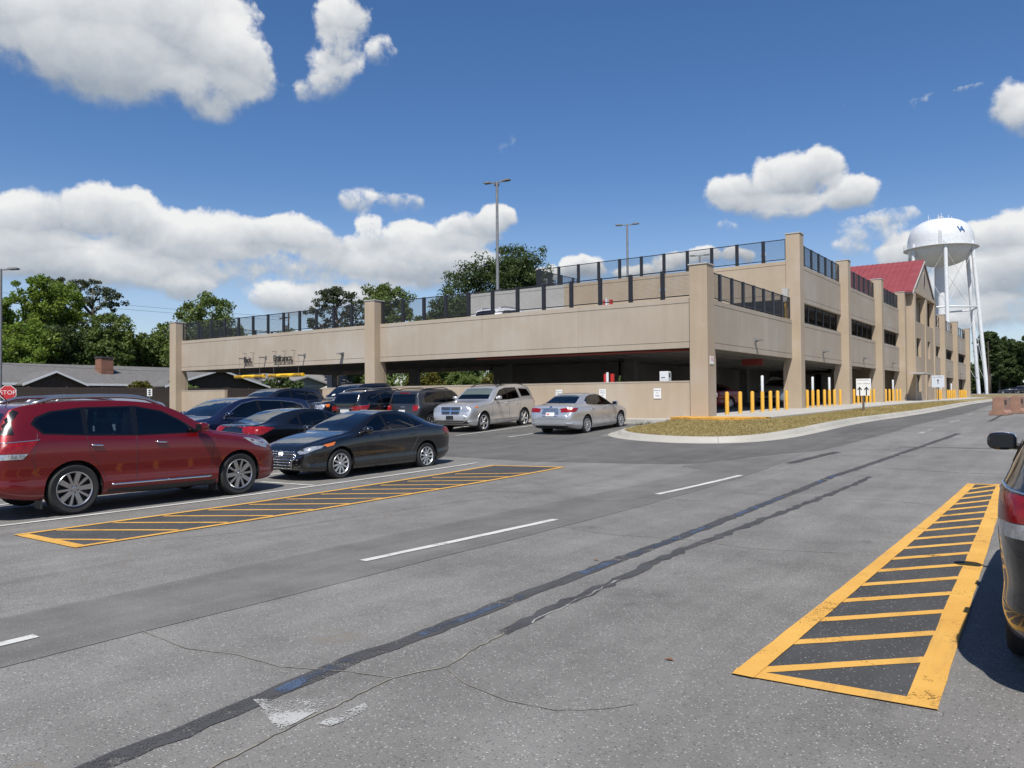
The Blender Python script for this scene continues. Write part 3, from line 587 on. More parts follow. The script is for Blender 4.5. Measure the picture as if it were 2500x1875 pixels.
# front spandrels and low walls
for a, b in [(-50.12, -44.0), (-43.992, -37.9), (-37.892, -31.69)]: spandrel('x', a, b, YF, -1)
for a, b in [(-30.94, -23.9), (-23.892, -18.4), (-18.392, -12.93)]: spandrel('x', a, b, YF, -1)
for a, b in [(-50.12, -45.15), (-35.65, -31.69), (-30.94, -12.92)]:
    gp(MB().box(a, YF, -1.25, b, YF + .2, .62), 'low_wall', M_CON); gp(MB().box(a, YF - .012, .62, b, YF + .212, .68), 'wall_coping', M_CON2)
# side spandrels, level one and two
ends = [YO + .75] + [y for y in CY]
bays = [(YO + .76, 42.69)] + [(CY[i] + .71 + .04, CY[i + 1] - .01) for i in range(len(CY) - 1)]
for i, (a, b) in enumerate(bays):
    if i == 4: continue                                   # stair tower bay
    m = (a + b) / 2
    for q in ([(a, m - 2.1), (m - 2.092, m + 2.0), (m + 2.008, b)] if i == 0 else [(a, m - .004), (m + .004, b)]):
        spandrel('y', q[0], q[1], XR, 1)
        if i: spandrel('y', q[0], q[1], XR, 1, DL)
# front of the tall block above the lower deck; the left stretch is the ramp's bare grey concrete
for a, b, m in [(-26.9, -19.9, M_CON), (-19.892, -12.91, M_CON), (-34.6, -26.91, M_CONG)]: spandrel('x', a, b, 42.72, -1, DL, m)
gp(MB().box(-34.6, 42.9, 2.9, -26.9, 43.1, 5.3), 'inner_wall', M_CONG)
# rear and left ends
for a, b in [(-51, -44), (-43.99, -34.6)]: spandrel('x', a, b, 45.2, 1); gp(MB().box(a, 45.0, -1.2, b, 45.2, .82), 'low_wall', M_CON)
spandrel('y', 30.72, 45.0, -50.85, -1)
for a, b in [(45.2, 58), (58.01, 71), (71.01, 84), (84.01, 97), (97.01, 118.7)]:
    spandrel('y', a, b, -34.6, -1); spandrel('y', a, b, -34.6, -1, DL); gp(MB().box(-34.6, a, -1.2, -34.4, b, .82), 'low_wall', M_CON)
for a, b in [(-34.6, -23), (-22.99, -12.91)]: spandrel('x', a, b, 118.75, 1); spandrel('x', a, b, 118.75, 1, DL)
gp(MB().box(-34.6, 118.5, -.8, -12.91, 118.7, 6.1), 'rear_light_block', M_DARKC)  # solid wall added to block daylight so the far openings stay dark
# decks with double-tee ribs, inner walls added for darkness, inside columns
def deck(x0, x1, y0, y1, z):
    gp(MB().box(x0, y0, z - .13, x1, y1, z), 'deck_slab', M_DARKC); mb = MB()
    for k, x in enumerate(np.arange(x0 + .6, x1 - .3, 1.5)): mb.box(x, y0, z - .72, x + .14, y1, z - .131)
    o = gp(mb, 'deck_ribs', M_DARKC)
deck(-50.85, -12.81, 30.62, 45.0, 3.0); deck(-34.4, -12.81, 45.01, 118.5, 3.0); deck(-34.4, -12.81, 42.93, 118.5, 3.0 + DL)
struct_floor = MB(); v = []
for y in (30.62, 45, 66, 90, 118.5): v += [(-50.7 if y < 46 else -34.4, y, float(walk_z(y)) - .03), (-12.9, y, float(walk_z(y)) - .03)]
gp(MB().add(v, [(2 * i, 2 * i + 1, 2 * i + 3, 2 * i + 2) for i in range(4)]), 'floor_slab', M_DARKC)
gp(MB().box(-24.2, 45.2, -.8, -24.0, 118.4, 2.3), 'inner_wall', M_DARKC); gp(MB().box(-24.2, 45.2, 3.0, -24.0, 118.4, 5.45), 'inner_wall', M_DARKC)  # long walls added on both levels to keep the interior dark
gp(MB().box(-34.3, 44.9, -1, -24.3, 45.1, 2.3), 'inner_wall', M_DARKC)
for x, y in [(-51.2, 44.7), (-41.7, 44.6), (-31.5, 43.2), (-22.4, 43.2), (-22.4, 53), (-22.4, 63), (-22.4, 74), (-22.4, 85)]: gp(MB().box(x - .3, y - .3, -1.2, x + .3, y + .3, 2.3), 'inner_column', M_DARKC)
gp(MB().tube([(-24.5, YF + .35, 1.97), (-12.95, YF + .35, 1.97)], .055, 8), 'sprinkler_pipe', M_DULLRED, smooth=True)
gp(MB().box(-13.02, 42.4, 5.05, -12.72, 42.69, 5.75), 'bracket_plate', M_CONG); gp(MB().tube([(-12.86, 42.52, 4.15), (-12.86, 42.52, 5.05)], .06, 8), 'guard_pipe', M_YPIPE)
# screens in the second-storey openings
for i, (a, b) in enumerate(bays):
    if i in (0, 4): continue
    n = 6
    for k in range(n + 1):
        y = a + .1 + (b - a - .2) * k / n; gp(MB().box(XR - .32, y - .04, Z1T + .01, XR - .24, y + .04, 5.2), 'screen_post', M_BLK)
    gp(MB().box(XR - .30, a, 5.08, XR - .26, b, 5.13), 'screen_rail', M_BLK); gp(MB().box(XR - .30, a, Z1T + .08, XR - .26, b, Z1T + .12), 'screen_rail', M_BLK)

# ------------------------------------------------------------ rooftop fences: posts, rails, wire panels
wire_cache = {}
def wire_mesh(w, h):
    key = (round(w, 3), round(h, 3))
    if key in wire_cache: return wire_cache[key]
    mb = MB(); r = .0038; c = .052; n = max(1, int(round(w / c))); k = max(1, int(round(h / c)))
    def bar(x0, z0, x1, z1):
        if x0 == x1: p = [(x0 - r, -r), (x0 + r, -r), (x0, r)]; mb.add([(a, b, z0) for a, b in p] + [(a, b, z1) for a, b in p], [(0, 1, 4, 3), (1, 2, 5, 4), (2, 0, 3, 5)])
        else: p = [(-r, z0 - r), (-r, z0 + r), (r, z0)]; mb.add([(x0, a, b) for a, b in p] + [(x1, a, b) for a, b in p], [(0, 1, 4, 3), (1, 2, 5, 4), (2, 0, 3, 5)])
    for i in range(1, n): bar(w * i / n, 0, w * i / n, h)
    for i in range(1, k): bar(0, h * i / k, w, h * i / k)
    me = bpy.data.meshes.new('mesh_panel'); me.from_pydata(mb.v, [], mb.f); me.materials.append(M_WIRE); wire_cache[key] = me; return me
post_me = MB().box(-.085, -.05, 0, .085, .05, 1.2); 
def roof_fence(p0, p1, z, label, first=.75, step=1.5, group='black mesh fences on the garage roof', h=1.19, wire=True):
    L = math.hypot(p1[0] - p0[0], p1[1] - p0[1]); rz = math.atan2(p1[1] - p0[1], p1[0] - p0[0])
    t = thing('rooftop_fence', label, 'fence', (p0[0], p0[1], z), rz, group)
    xs = list(np.arange(first, L - .2, step))
    for i, x in enumerate(xs):
        if i == 0: pm = MB().box(-.085, -.05, 0, .085, .05, h).obj('post', M_BLK, t, local=True); pm.location = (x, 0, 0)
        else: c = pm.copy(); COL.objects.link(c); c.parent = t; c.location = (x, 0, 0)
    MB().box(0, -.022, h - .06, L, .022, h - .015).obj('top_rail', M_BLK, t, local=True); MB().box(0, -.022, .07, L, .022, .115).obj('bottom_rail', M_BLK, t, local=True)
    MB().box(0, -.022, .12, .05, .022, h - .07).obj('end_stile', M_BLK, t, local=True); MB().box(L - .05, -.022, .12, L, .022, h - .07).obj('end_stile', M_BLK, t, local=True)
    if wire:
        e = [.05] + [x for x in xs] + [L - .05]
        for i, (a, b) in enumerate(zip(e, e[1:])):
            a2, b2 = a + (.085 if i else 0), b - (.085 if i < len(e) - 2 else 0)
            if b2 - a2 < .15: continue
            o = bpy.data.objects.new('mesh_panel', wire_mesh(b2 - a2, h - .19)); COL.objects.link(o); o.parent = t; o.location = (a2, 0, .12)
    return t
zf = Z1T + .02
roof_fence((-50.12, YF + .1), (-31.69, YF + .1), zf, 'black mesh roof fence above the Exit and Entrance letters', 1.84)
roof_fence((-30.94, YF + .1), (-12.92, YF + .1), zf, 'long black mesh roof fence above the reserved parking signs', .12 + .0)
roof_fence((XR - .1, 30.71), (XR - .1, 42.69), zf, 'black mesh roof fence on the lower deck beside the road', 2.05, 1.43)
roof_fence((-29.0, 42.82), (-12.91, 42.82), zf + DL, 'high black mesh fence across the front of the upper deck', .18, 1.47)
roof_fence((-29.1, 48.0), (-29.1, 42.82), zf + DL, 'short high fence returning from the upper deck front', .6)
roof_fence((-29.2, 48.1), (-34.5, 48.1), zf + DL - .75, 'lower return of the high fence behind the lamp pole', .6)
roof_fence((-50.75, 45.0), (-50.75, 30.8), zf, 'black mesh fence along the far left roof edge', .7)
roof_fence((-34.7, 45.1), (-50.7, 45.1), zf, 'black mesh fence along the rear roof edge', .7)
nm = ['first', 'second', 'third', '', 'first', 'second', 'third']
for i, (a, b) in enumerate(bays):
    if i in (0, 4): continue
    roof_fence((XR - .1, a), (XR - .1, b), zf + DL, ('black roof fence in the %s tall bay from the near corner' % nm[i - 1]) if i < 4 else ('black roof fence in the %s bay beyond the stair tower' % nm[i - 1]), .45, (b - a) / 6.4, h=1.17, wire=i < 4)

# ------------------------------------------------------------ stair tower with the red gable roof
twr = thing('stair_tower', 'tan stair tower with red gabled metal roof and oval vent', 'stair tower', (-12, 79, -.4))
def tp(mb, name, m=M_CON, **k): return mb.obj(name, m, twr, **k)
TX, TY0, TY1 = -11.65, 73.45, 84.9
def wall_with_holes(x, y0, y1, z0, z1, holes, th=.3):
    ys = sorted({y0, y1, *[h[0] for h in holes], *[h[1] for h in holes]}); mb = MB()
    for a, b in zip(ys, ys[1:]):
        hs = sorted([(h[2], h[3]) for h in holes if h[0] <= a and h[1] >= b]); z = z0
        for c, d in hs:
            if c > z: mb.box(x - th, a, z, x, b, c)
            z = d
        if z < z1: mb.box(x - th, a, z, x, b, z1)
    return mb
H1 = [(74.85, 79.0, 6.37, 8.75), (80.05, 84.1, 6.37, 8.75), (74.85, 77.2, 3.36, 4.98), (80.0, 82.3, 3.36, 4.98), (74.9, 77.2, .35, 1.95), (80.0, 82.3, .85, 1.95)]
tp(wall_with_holes(TX, TY0, TY1, -.6, 8.9, H1), 'wall', M_CON)
tp(MB().box(-18, TY0, -.6, TX - .3, TY0 + .3, 8.9), 'wall', M_CON); tp(MB().box(-18, TY1 - .3, -.6, TX - .3, TY1, 8.9), 'wall', M_CON); tp(MB().box(-18.3, TY0, -.6, -18, TY1, 8.9), 'wall', M_CON)
for y in (73.45, 79.1, 84.15): tp(MB().box(TX, y, -.6, TX + .12, y + (.75 if y != 79.1 else .9), 8.7), 'pilaster', M_CON, bevel=.02)
tp(MB().box(TX - .02, TY0 + .02, 8.72, TX + .14, TY1 - .02, 9.05), 'cornice', M_CON, bevel=.02)
for a, b, c, d in H1:
    tp(MB().box(TX - 1.2 if d > 8 else TX - .55, a - .2, c - .3, TX - 1.15 if d > 8 else TX - .5, b + .2, d + .2), 'recess_wall', M_CON2)
    tp(MB().box(TX - 1.3, a - .2, d + .02, TX - .301, b + .2, d + .1), 'recess_ceiling', M_CON2)
    if d < 6:
        for y in np.linspace(a + .1, b - .1, 5): tp(MB().box(TX - .28, y - .03, c, TX - .22, y + .03, d), 'window_mullion', mat('bronze_frame', (.05, .042, .036), .5))
tp(MB().box(TX, 71.3, 1.78, TX + 1.1, 76.0, 1.88), 'door_canopy', M_CONG); tp(MB().box(TX + .0, 74.2, -.35, TX + .03, 75.0, 1.5), 'door', mat('tan_door', (.22, .18, .13), .5))
ym0 = (TY0 + TY1) / 2
tp(MB().prism([(TY0 - .25, 8.78), (TY0 - .25, 8.88), (ym0, 11.98), (TY1 + .25, 8.88), (TY1 + .25, 8.78)], 'x', TX - .28, TX + .02), 'gable', M_CON2)
ym = (TY0 + TY1) / 2
for s in (-1, 1):
    e = TY0 - .55 if s < 0 else TY1 + .55
    tp(MB().prism([(e, 8.66), (ym, 12.12), (ym, 12.24), (e, 8.82)], 'x', -18.6, TX + .08), 'roof_slope', M_ROOFR)
    mb = MB(); n = 15
    for k in range(n):
        x = -18.55 + k * 6.6 / n; mb.prism([(e, 8.83), (ym, 12.25), (ym, 12.29), (e, 8.87)], 'x', x, x + .04)
    tp(mb, 'roof_seam', M_ROOFR)
    tp(MB().prism([(e, 8.5), (ym, 11.95), (ym, 12.11), (e, 8.66)], 'x', TX + .085, TX + .14), 'rake_board', M_CONG); tp(MB().box(-18.5, e - .02, 8.5, TX + .08, e + .1, 8.65), 'eave_gutter', mat('dark_gutter', (.05, .045, .04), .5))
oval = [(ym + .38 * math.cos(a), 10.35 + .68 * math.sin(a)) for a in np.linspace(0, 2 * math.pi, 24, endpoint=False)]
tp(MB().prism(oval, 'x', TX - .02, TX + .035), 'oval_vent', mat('dark_vent', (.02, .02, .035), .5))
ring = MB()
for i in range(24):
    a, b = oval[i], oval[(i + 1) % 24]; k = lambda p: (ym + (p[0] - ym) * 1.16, 10.35 + (p[1] - 10.35) * 1.1)
    ring.add([(TX + .05, *a), (TX + .05, *b), (TX + .05, *k(b)), (TX + .05, *k(a)), (TX - .02, *k(b)), (TX - .02, *k(a))], [(0, 1, 2, 3), (3, 2, 4, 5)])
tp(ring, 'vent_trim', M_CON)

# ------------------------------------------------------------ water tower
WX, WY = -27.6, 213.0; WZ = .4
wt = thing('water_tower', 'white elevated water tower with blue VA letters on six legs', 'water tower', (WX, WY, WZ))
prof = [(.05, 42.2)] + [(7.15 * math.sin(a) ** .8, 36 + 6.2 * max(0, math.cos(a)) ** .8) for a in np.linspace(.12, math.pi / 2, 14)] + [(7.15, 35.2)] + [(7.15 * math.cos(a), 35.2 - 4.4 * math.sin(a)) for a in np.linspace(.1, math.pi / 2 - .1, 12)] + [(.05, 30.75)]
MB().lathe([(r, h) for r, h in prof][::-1], (WX, WY, 0), n=48).obj('tank', M_WMET, wt, smooth=True, weld=True)
MB().lathe([(7.1, 34.95), (8.05, 34.95), (8.05, 35.1), (7.1, 35.1)], (WX, WY, 0), n=48, close=True).obj('balcony', M_WMET, wt)
rail = MB()
for h in (35.6, 36.1): rail.tube([(WX + 8 * math.cos(a), WY + 8 * math.sin(a), h) for a in np.linspace(0, 2 * math.pi, 49)], .03, 4)
for a in np.linspace(0, 2 * math.pi, 36, endpoint=False): rail.tube([(WX + 8 * math.cos(a), WY + 8 * math.sin(a), 35.1), (WX + 8 * math.cos(a), WY + 8 * math.sin(a), 36.1)], .03, 4)
rail.obj('balcony_railing', M_WMET, wt)
MB().tube([(WX, WY, 31), (WX, WY, WZ)], .95, 20).obj('riser_pipe', M_WMET, wt, smooth=True, angle=40)
vx, vy = -WX / math.hypot(WX, WY), -WY / math.hypot(WX, WY); rx, ry = -vy, vx                     # towards the viewer, and its right
def leg_pt(k, h):
    th = R(-8 + 60 * k); f = (35 - h) / 35; r = 7.05 + 2.6 * f; return (WX + r * (math.sin(th) * rx * -1 + math.cos(th) * vx) , WY + r * (math.sin(th) * ry * -1 + math.cos(th) * vy), h)
for k in range(6):
    MB().tube([leg_pt(k, 36), leg_pt(k, WZ - .2)], .43, 14).obj('leg', M_WMET, wt, smooth=True, angle=40)
    MB().tube([leg_pt(k, 20.5), leg_pt(k + 1, 20.5)], .2, 8).obj('strut', M_WMET, wt, smooth=True)
    for a, b in ((34, 20.5), (20.5, 34), (20.5, 3), (3, 20.5)): MB().tube([leg_pt(k, a), leg_pt(k + 1, b)], .035, 5).obj('brace_rod', M_WMET, wt)
lad = MB()
for s in (-.2, .2): lad.tube([(WX + 7.3 * vx + s * rx + .5 * vx, WY + 7.3 * vy + s * ry + .5 * vy, 35.1), (WX + 7.3 * vx + s * rx, WY + 7.3 * vy + s * ry, 39.2)], .04, 4)
lad.obj('ladder', M_GALV, wt)
for a, h in ((.5, .9), (1.6, 2.4), (2.6, 1.1), (3.6, 1.4), (4.7, 1.0), (5.6, .8)):
    x, y = WX + 2.6 * math.cos(a), WY + 2.6 * math.sin(a); MB().tube([(x, y, 41.6), (x, y, 41.9 + h)], .07, 6).obj('antenna', M_WMET, wt)
MB().lathe([(.02, 42.9), (.75, 42.75), (.75, 42.6), (.3, 42.55), (.3, 42.0)][::-1], (WX, WY, 0), n=14).obj('vent_cap', M_WMET, wt)
for dx, ch in ((-.62, 'V'), (.62, 'A')):
    th = math.atan2(4.35 + dx * .55, 5.7); nx, ny = math.sin(th) * rx + math.cos(th) * vx, math.sin(th) * ry + math.cos(th) * vy; rr = 6.93
    o = text_obj('letter', ch, 1.9, M_INKB, wt, (nx * rr, ny * rr, 38.45 - WZ), (0, 0, 0), .08); zz = Vector((nx, ny, .26)).normalized(); xx = Vector((0, 0, 1)).cross(zz).normalized(); o.matrix_local = Matrix.Translation(o.location) @ Matrix((xx, zz.cross(xx), zz)).transposed().to_4x4()
for h in (12.5, 20.5): 
    q = leg_pt(2, h); MB().box(q[0] + .4, q[1] - .6, q[2] - .1, q[0] + 2.4, q[1] + .6, q[2]).obj('platform', M_WMET, wt)
# ------------------------------------------------------------ board fence and houses on the left
bf = thing('board_fence', 'long dark wooden board fence in front of the houses', 'fence', (-57, 20, -1.2))
def fence_top(y): return .97 + .02 * math.sin(y * .7)
b0 = MB().box(-.02, 0, 0, 0, .155, 2.3).obj('board', M_WOODF, bf, local=True)
for k in range(290):
    o = b0 if k == 0 else b0.copy()
    if k: COL.objects.link(o); o.parent = bf
    y = 4 + k * .166; o.location = (random.uniform(-.006, .006), y - 20, fence_top(y) + random.uniform(-.012, .012) - 2.3 + 1.2)
MB().box(-57.02, 52.3, -1.2, -57.0, 70, .97).obj('far_boards', M_WOODF, bf)['kind'] = 'stuff'
for y in np.arange(4, 66, 2.45): MB().box(-57.12, y - .06, -1.3, -57.03, y + .06, 1.02).obj('post', M_WOODF, bf)
for h in (-.6, .6): MB().box(-57.08, 4, h, -57.03, 66, h + .09).obj('rail', M_WOODF, bf)
def house(name, label, x0, x1, y0, y1, ez, rz_, roofm, wallm, gables=(), chim=None, trim=M_FASCIA):
    h = thing(name, label, 'house', ((x0 + x1) / 2, (y0 + y1) / 2, -1.3)); xm = (x0 + x1) / 2
    MB().box(x0 + .4, y0 + .4, -1.4, x1 - .4, y1 - .4, ez).obj('wall', wallm, h)
    MB().prism([(ez, x0 - .1), (rz_, xm), (rz_ + .12, xm), (ez + .12, x0 - .1)], 'y', y0, y1).obj('roof', roofm, h)
    MB().prism([(ez, x1 + .1), (rz_, xm), (rz_ + .12, xm), (ez + .12, x1 + .1)], 'y', y0, y1).obj('roof', roofm, h)
    MB().box(x1 + .10, y0, ez - .06, x1 + .17, y1, ez + .12).obj('gutter', trim, h)
    for yy in (y0, y1): MB().prism([(ez, x0), (ez, x1), (rz_, xm)], 'y', yy - .1, yy + .1).obj('gable_end', wallm, h)
    for gy0, gy1, gx, gz in gables:
        gm = (gy0 + gy1) / 2; d = 5
        MB().prism([(gy0, ez - .1), (gm, gz), (gm, gz + .12), (gy0, ez + .02)], 'x', gx - d, gx).obj('roof', roofm, h); MB().prism([(gy1, ez - .1), (gm, gz), (gm, gz + .12), (gy1, ez + .02)], 'x', gx - d, gx).obj('roof', roofm, h)
        MB().prism([(gy0 + .2, -1.4), (gy1 - .2, -1.4), (gy1 - .2, ez), (gm, gz - .05), (gy0 + .2, ez)], 'x', gx - d + .2, gx - .35).obj('gable_wall', wallm, h)
        for a in (gy0, gy1): MB().prism([(a, ez - .14), (gm, gz - .02), (gm, gz + .13), (a, ez + .02)], 'x', gx + .002, gx + .06).obj('rake_board', trim, h)
    if chim:
        cx, cy, c0, c1, w = chim; ch = MB().box(cx - w / 2, cy - w / 2, c0, cx + w / 2, cy + w / 2, c1).obj('chimney', M_BRICK, h); MB().box(cx - w / 2 - .06, cy - w / 2 - .06, c1, cx + w / 2 + .06, cy + w / 2 + .06, c1 + .12).obj('chimney_cap', mat('dark_cap', (.05, .05, .05), .8), ch)
    return h
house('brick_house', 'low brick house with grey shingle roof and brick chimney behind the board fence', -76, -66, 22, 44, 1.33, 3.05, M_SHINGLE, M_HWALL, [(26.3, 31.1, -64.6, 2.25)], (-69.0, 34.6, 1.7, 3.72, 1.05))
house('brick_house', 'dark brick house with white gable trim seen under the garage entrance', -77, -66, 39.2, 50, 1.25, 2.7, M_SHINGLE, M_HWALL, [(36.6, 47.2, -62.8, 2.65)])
house('grey_house', 'pale grey house with grey gable seen through the garage opening', -82, -70.5, 50, 72, 1.5, 4.0, M_SHINGLE2, M_SIDING, [(53.3, 61.8, -70.0, 2.5)], None, mat('grey_trim', (.36, .36, .36), .6))
um = thing('garden_parasol', 'pale garden parasol peeping over the board fence', 'parasol', (-63, 54.6, -1.3))
MB().lathe([(1.3, .95), (.05, 1.5)], (-63, 54.6, 0), n=8).obj('canopy', mat('cream_canvas', (.36, .34, .30), .8), um); MB().tube([(-63, 54.6, -1.3), (-63, 54.6, 1.45)], .025, 6).obj('pole', M_GALV, um)

# ------------------------------------------------------------ trees
def leaf_cloud(centres, radii, per, size, flat=.8):
    n = len(centres) * per; c = np.repeat(centres, per, 0); r = np.repeat(radii, per)
    d = RNG.normal(0, 1, (n, 3)); d /= np.linalg.norm(d, axis=1)[:, None]; q = d * (RNG.random(n) ** .45)[:, None] * r[:, None]; q[:, 2] *= flat
    p = c + q; u = RNG.normal(0, 1, (n, 3)); u /= np.linalg.norm(u, axis=1)[:, None]; w = np.cross(u, d + RNG.normal(0, .6, (n, 3))); w /= (np.linalg.norm(w, axis=1)[:, None] + 1e-9)
    s = size * RNG.uniform(.6, 1.3, n)[:, None]; V = np.stack([p - u * s, p + w * s * .55, p + u * s, p - w * s * .55], 1).reshape(-1, 3)
    tint = np.clip(np.repeat(RNG.random(len(centres)), per) * .55 + RNG.random(n) * .45, 0, 1); return V, np.arange(4 * n).reshape(-1, 4), tint
def tree(name, label, x, y, top, width, style='g', m=None, dens=1.0, group='trees behind the garage and houses', base=None, low=.18, seed=0, leaf=.17):
    global RNG
    RNG = np.random.default_rng(1000 + seed); g = float(G(x, y)) if base is None else base; H = top - g
    t = thing(name, label, 'tree', (x, y, g), 0, group); R_ = width / 2; cl = []; rad = []
    if style == 'g':
        lobes = [(0, 0, .60, R_ * .95, H * .36)] + [(math.cos(a) * R_ * .52, math.sin(a) * R_ * .52, h, R_ * .55, H * .24) for a, h in zip(RNG.uniform(0, 6.28, 9), RNG.uniform(low + .16, .84, 9))]
        n = int((80 + 34 * R_) * dens)
        for i in range(n):
            lx, ly, lh, lr, lz = lobes[RNG.integers(len(lobes))]; d = RNG.normal(0, 1, 3); d /= np.linalg.norm(d); k = RNG.uniform(.55, 1.0)
            p = np.array([lx + d[0] * lr * k, ly + d[1] * lr * k, lh * H + d[2] * lz * k])
            if p[2] < low * H or p[2] > H * .985: continue
            cl.append(p); rad.append(RNG.uniform(.45, .95) * (.5 + .12 * R_))
        per = 84; flat = .8
    elif style == 'p':                                    # tall bare trunk, tufted crown
        n = int(84 * dens * (R_ / 3) ** 1.2) + 20
        for i in range(n):
            h = RNG.uniform(.48, 1.0); prof = math.sqrt(max(0, 1 - ((h - .74) / .29) ** 2)); a = RNG.uniform(0, 6.28); k = RNG.uniform(.35, 1) * R_ * prof
            cl.append(np.array([math.cos(a) * k, math.sin(a) * k, h * H * .97])); rad.append(RNG.uniform(.45, .85) * (.4 + .12 * R_))
        per = 58; flat = .55
    else:                                                 # bush from the ground up
        n = int(46 * dens * max(1, R_))
        for i in range(n):
            d = RNG.normal(0, 1, 3); d /= np.linalg.norm(d); d[2] = abs(d[2]); k = RNG.uniform(.5, .95); cl.append(np.array([d[0] * R_ * k, d[1] * R_ * k, .12 * H + d[2] * H * .8 * k])); rad.append(RNG.uniform(.3, .55))
        per = 60; flat = .85
    cl = np.array(cl); rad = np.array(rad); V, F, T = leaf_cloud(cl, rad, per, leaf * (1.0 if style != 'p' else .9), flat)
    fast_mesh('crown', V, F, m or M_LEAF1, t, T)
    tr = MB(); r0 = max(.07, H * .019); th = .9 * H if style == 'p' else .66 * H; b = RNG.normal(0, .12, (5, 2)) * R_ * .3; b[0] = 0
    spine = [(b[i][0], b[i][1], -.1 + (th + .1) * i / 4) for i in range(5)]; tr.tube(spine, [r0 * (1.25, 1, .78, .5, .22)[i] for i in range(5)], 8)
    for i in RNG.choice(len(cl), min(len(cl), 12), replace=False):
        p = cl[i]; h = min(th * .92, max(.25 * H, p[2] - np.hypot(p[0], p[1]) * .7)); f = h / th * 4; j = min(3, int(f)); q = f - j; s = [spine[j][k] * (1 - q) + spine[j + 1][k] * q for k in range(3)]
        mid = [(s[0] + p[0]) / 2, (s[1] + p[1]) / 2, (s[2] + p[2]) / 2 + .1 * H * .3]; tr.tube([s, mid, list(p)], [r0 * .42, r0 * .28, r0 * .08], 6)
    tr.obj('trunk', M_BARK, t, smooth=True, local=True); return t
TR = [('leafy_tree', 'bright green tree at the far left edge behind the lamp pole', -84, 32.9, 10.6, 5.4, 'g', M_LEAF1, 1.0), ('leafy_tree', 'tall narrow bright green tree second from the left', -89.1, 36.6, 13.5, 4.4, 'g', M_LEAF1, 1.0),
 ('leafy_tree', 'broad yellow-green tree left of the two dark pines', -88.9, 39.2, 12.9, 6.8, 'g', M_LEAF1, 1.2), ('pine_tree', 'dark round-topped pine standing behind the yellow-green tree', -99.8, 44.0, 15.2, 5.6, 'p', M_PINE, 1.5),
 ('pine_tree', 'dark open-crowned pine right of its round-topped neighbour', -96.8, 47.1, 15.0, 8.2, 'p', M_PINE, 1.3), ('leafy_tree', 'mid-green rounded tree above the brick chimney', -80.2, 40.2, 8.6, 5.6, 'g', M_LEAF2, 1.1),
 ('leafy_tree', 'small green tree right of the brick chimney', -79.9, 43.3, 7.4, 4.8, 'g', M_LEAF2, 1.1), ('leafy_tree', 'dull green tree half hidden by the left end column', -81.3, 47.4, 8.3, 5.4, 'g', M_LEAF2, 1.1),
 ('leafy_tree', 'airy light green tree behind the left roof fence', -74.2, 47.4, 11.4, 9.4, 'g', M_LEAF2, 1.15), ('leafy_tree', 'wide low green tree behind the brick house roof', -78.5, 31.0, 7.4, 7.4, 'g', M_LEAF1, 1.2),
 ('leafy_tree', 'dark green tree behind the brick house ridge', -81.5, 36.8, 7.2, 7.0, 'g', M_LEAF3, 1.2), ('pine_tree', 'open-crowned pine left of the middle garage column', -69, 61.1, 13.0, 7.4, 'p', M_PINE, 1.25),
 ('leafy_tree', 'small dull tree left of the middle pine', -76.4, 61.9, 8.8, 4.8, 'g', M_LEAF2, .9), ('leafy_tree', 'thin upright green tree right of the middle garage column', -65.5, 66.1, 13.9, 6.2, 'g', M_LEAF2, 1.2),
 ('leafy_tree', 'grey-green tree beneath the left shoulder of the great dark tree', -58.8, 66.1, 9.2, 6.6, 'g', M_LEAF2, .9), ('leafy_tree', 'great dark spreading tree behind the roof lamp pole', -58.3, 76.3, 18.6, 13.4, 'g', M_LEAF3, 2.6),
 ('leafy_tree', 'green tree at the foot of the great dark tree', -57.7, 69.3, 12.4, 8.4, 'g', M_LEAF3, 1.1), ('leafy_tree', 'dark tree right of the great dark tree behind the high fence', -56.3, 82.7, 15.6, 7.0, 'g', M_LEAF3, 1.2),
 ('leafy_tree', 'small tree close left of the thin upright tree', -71.4, 66.8, 9.6, 4.2, 'g', M_LEAF2, .9), ('leafy_tree', 'low tree seen over the left roof fence by the utility pole', -84.4, 62.2, 6.4, 5.0, 'g', M_LEAF2, 1),
 ('leafy_tree', 'green tree seen under the left bay beside the board fence', -63.5, 38.2, 2.6, 3.6, 'b', M_LEAF2, 1.1), ('leafy_tree', 'dark green tree seen beneath the yellow clearance bars', -64, 49.5, 2.9, 5.4, 'b', M_LEAF3, 1.2),
 ('leafy_tree', 'green tree seen through the opening left of the middle column', -60, 58.5, 3.4, 5, 'b', M_LEAF2, 1.2), ('leafy_tree', 'yellow-green scrub tree seen through the wide opening', -53, 58, 3.4, 5.5, 'b', M_HEDGE, 1.2),
 ('leafy_tree', 'olive scrub tree seen through the wide opening beside an inner column', -48.5, 59, 3.2, 5.5, 'b', M_LEAF2, 1.2), ('leafy_tree', 'thick green scrub at the right end of the see-through opening', -43.5, 58, 3.4, 5.0, 'b', M_HEDGE, 1.2),
 ('round_bush', 'round olive-green bush in front of the grey roof by the end column', -60.5, 33.2, 2.15, 2.7, 'b', M_HEDGE, 1.6),
 ('pine_tree', 'lone round-topped pine at the left end of the far wood', -21.1, 250.5, 17.6, 7.4, 'p', M_LEAF3, 2.0)]
for i, (n, l, x, y, tp_, w, stl, m, dn) in enumerate(TR): tree(n, l, x, y, tp_, w, stl, m, dn, seed=i, leaf=.30 if y > 200 else (.15 if stl == 'b' else .16))
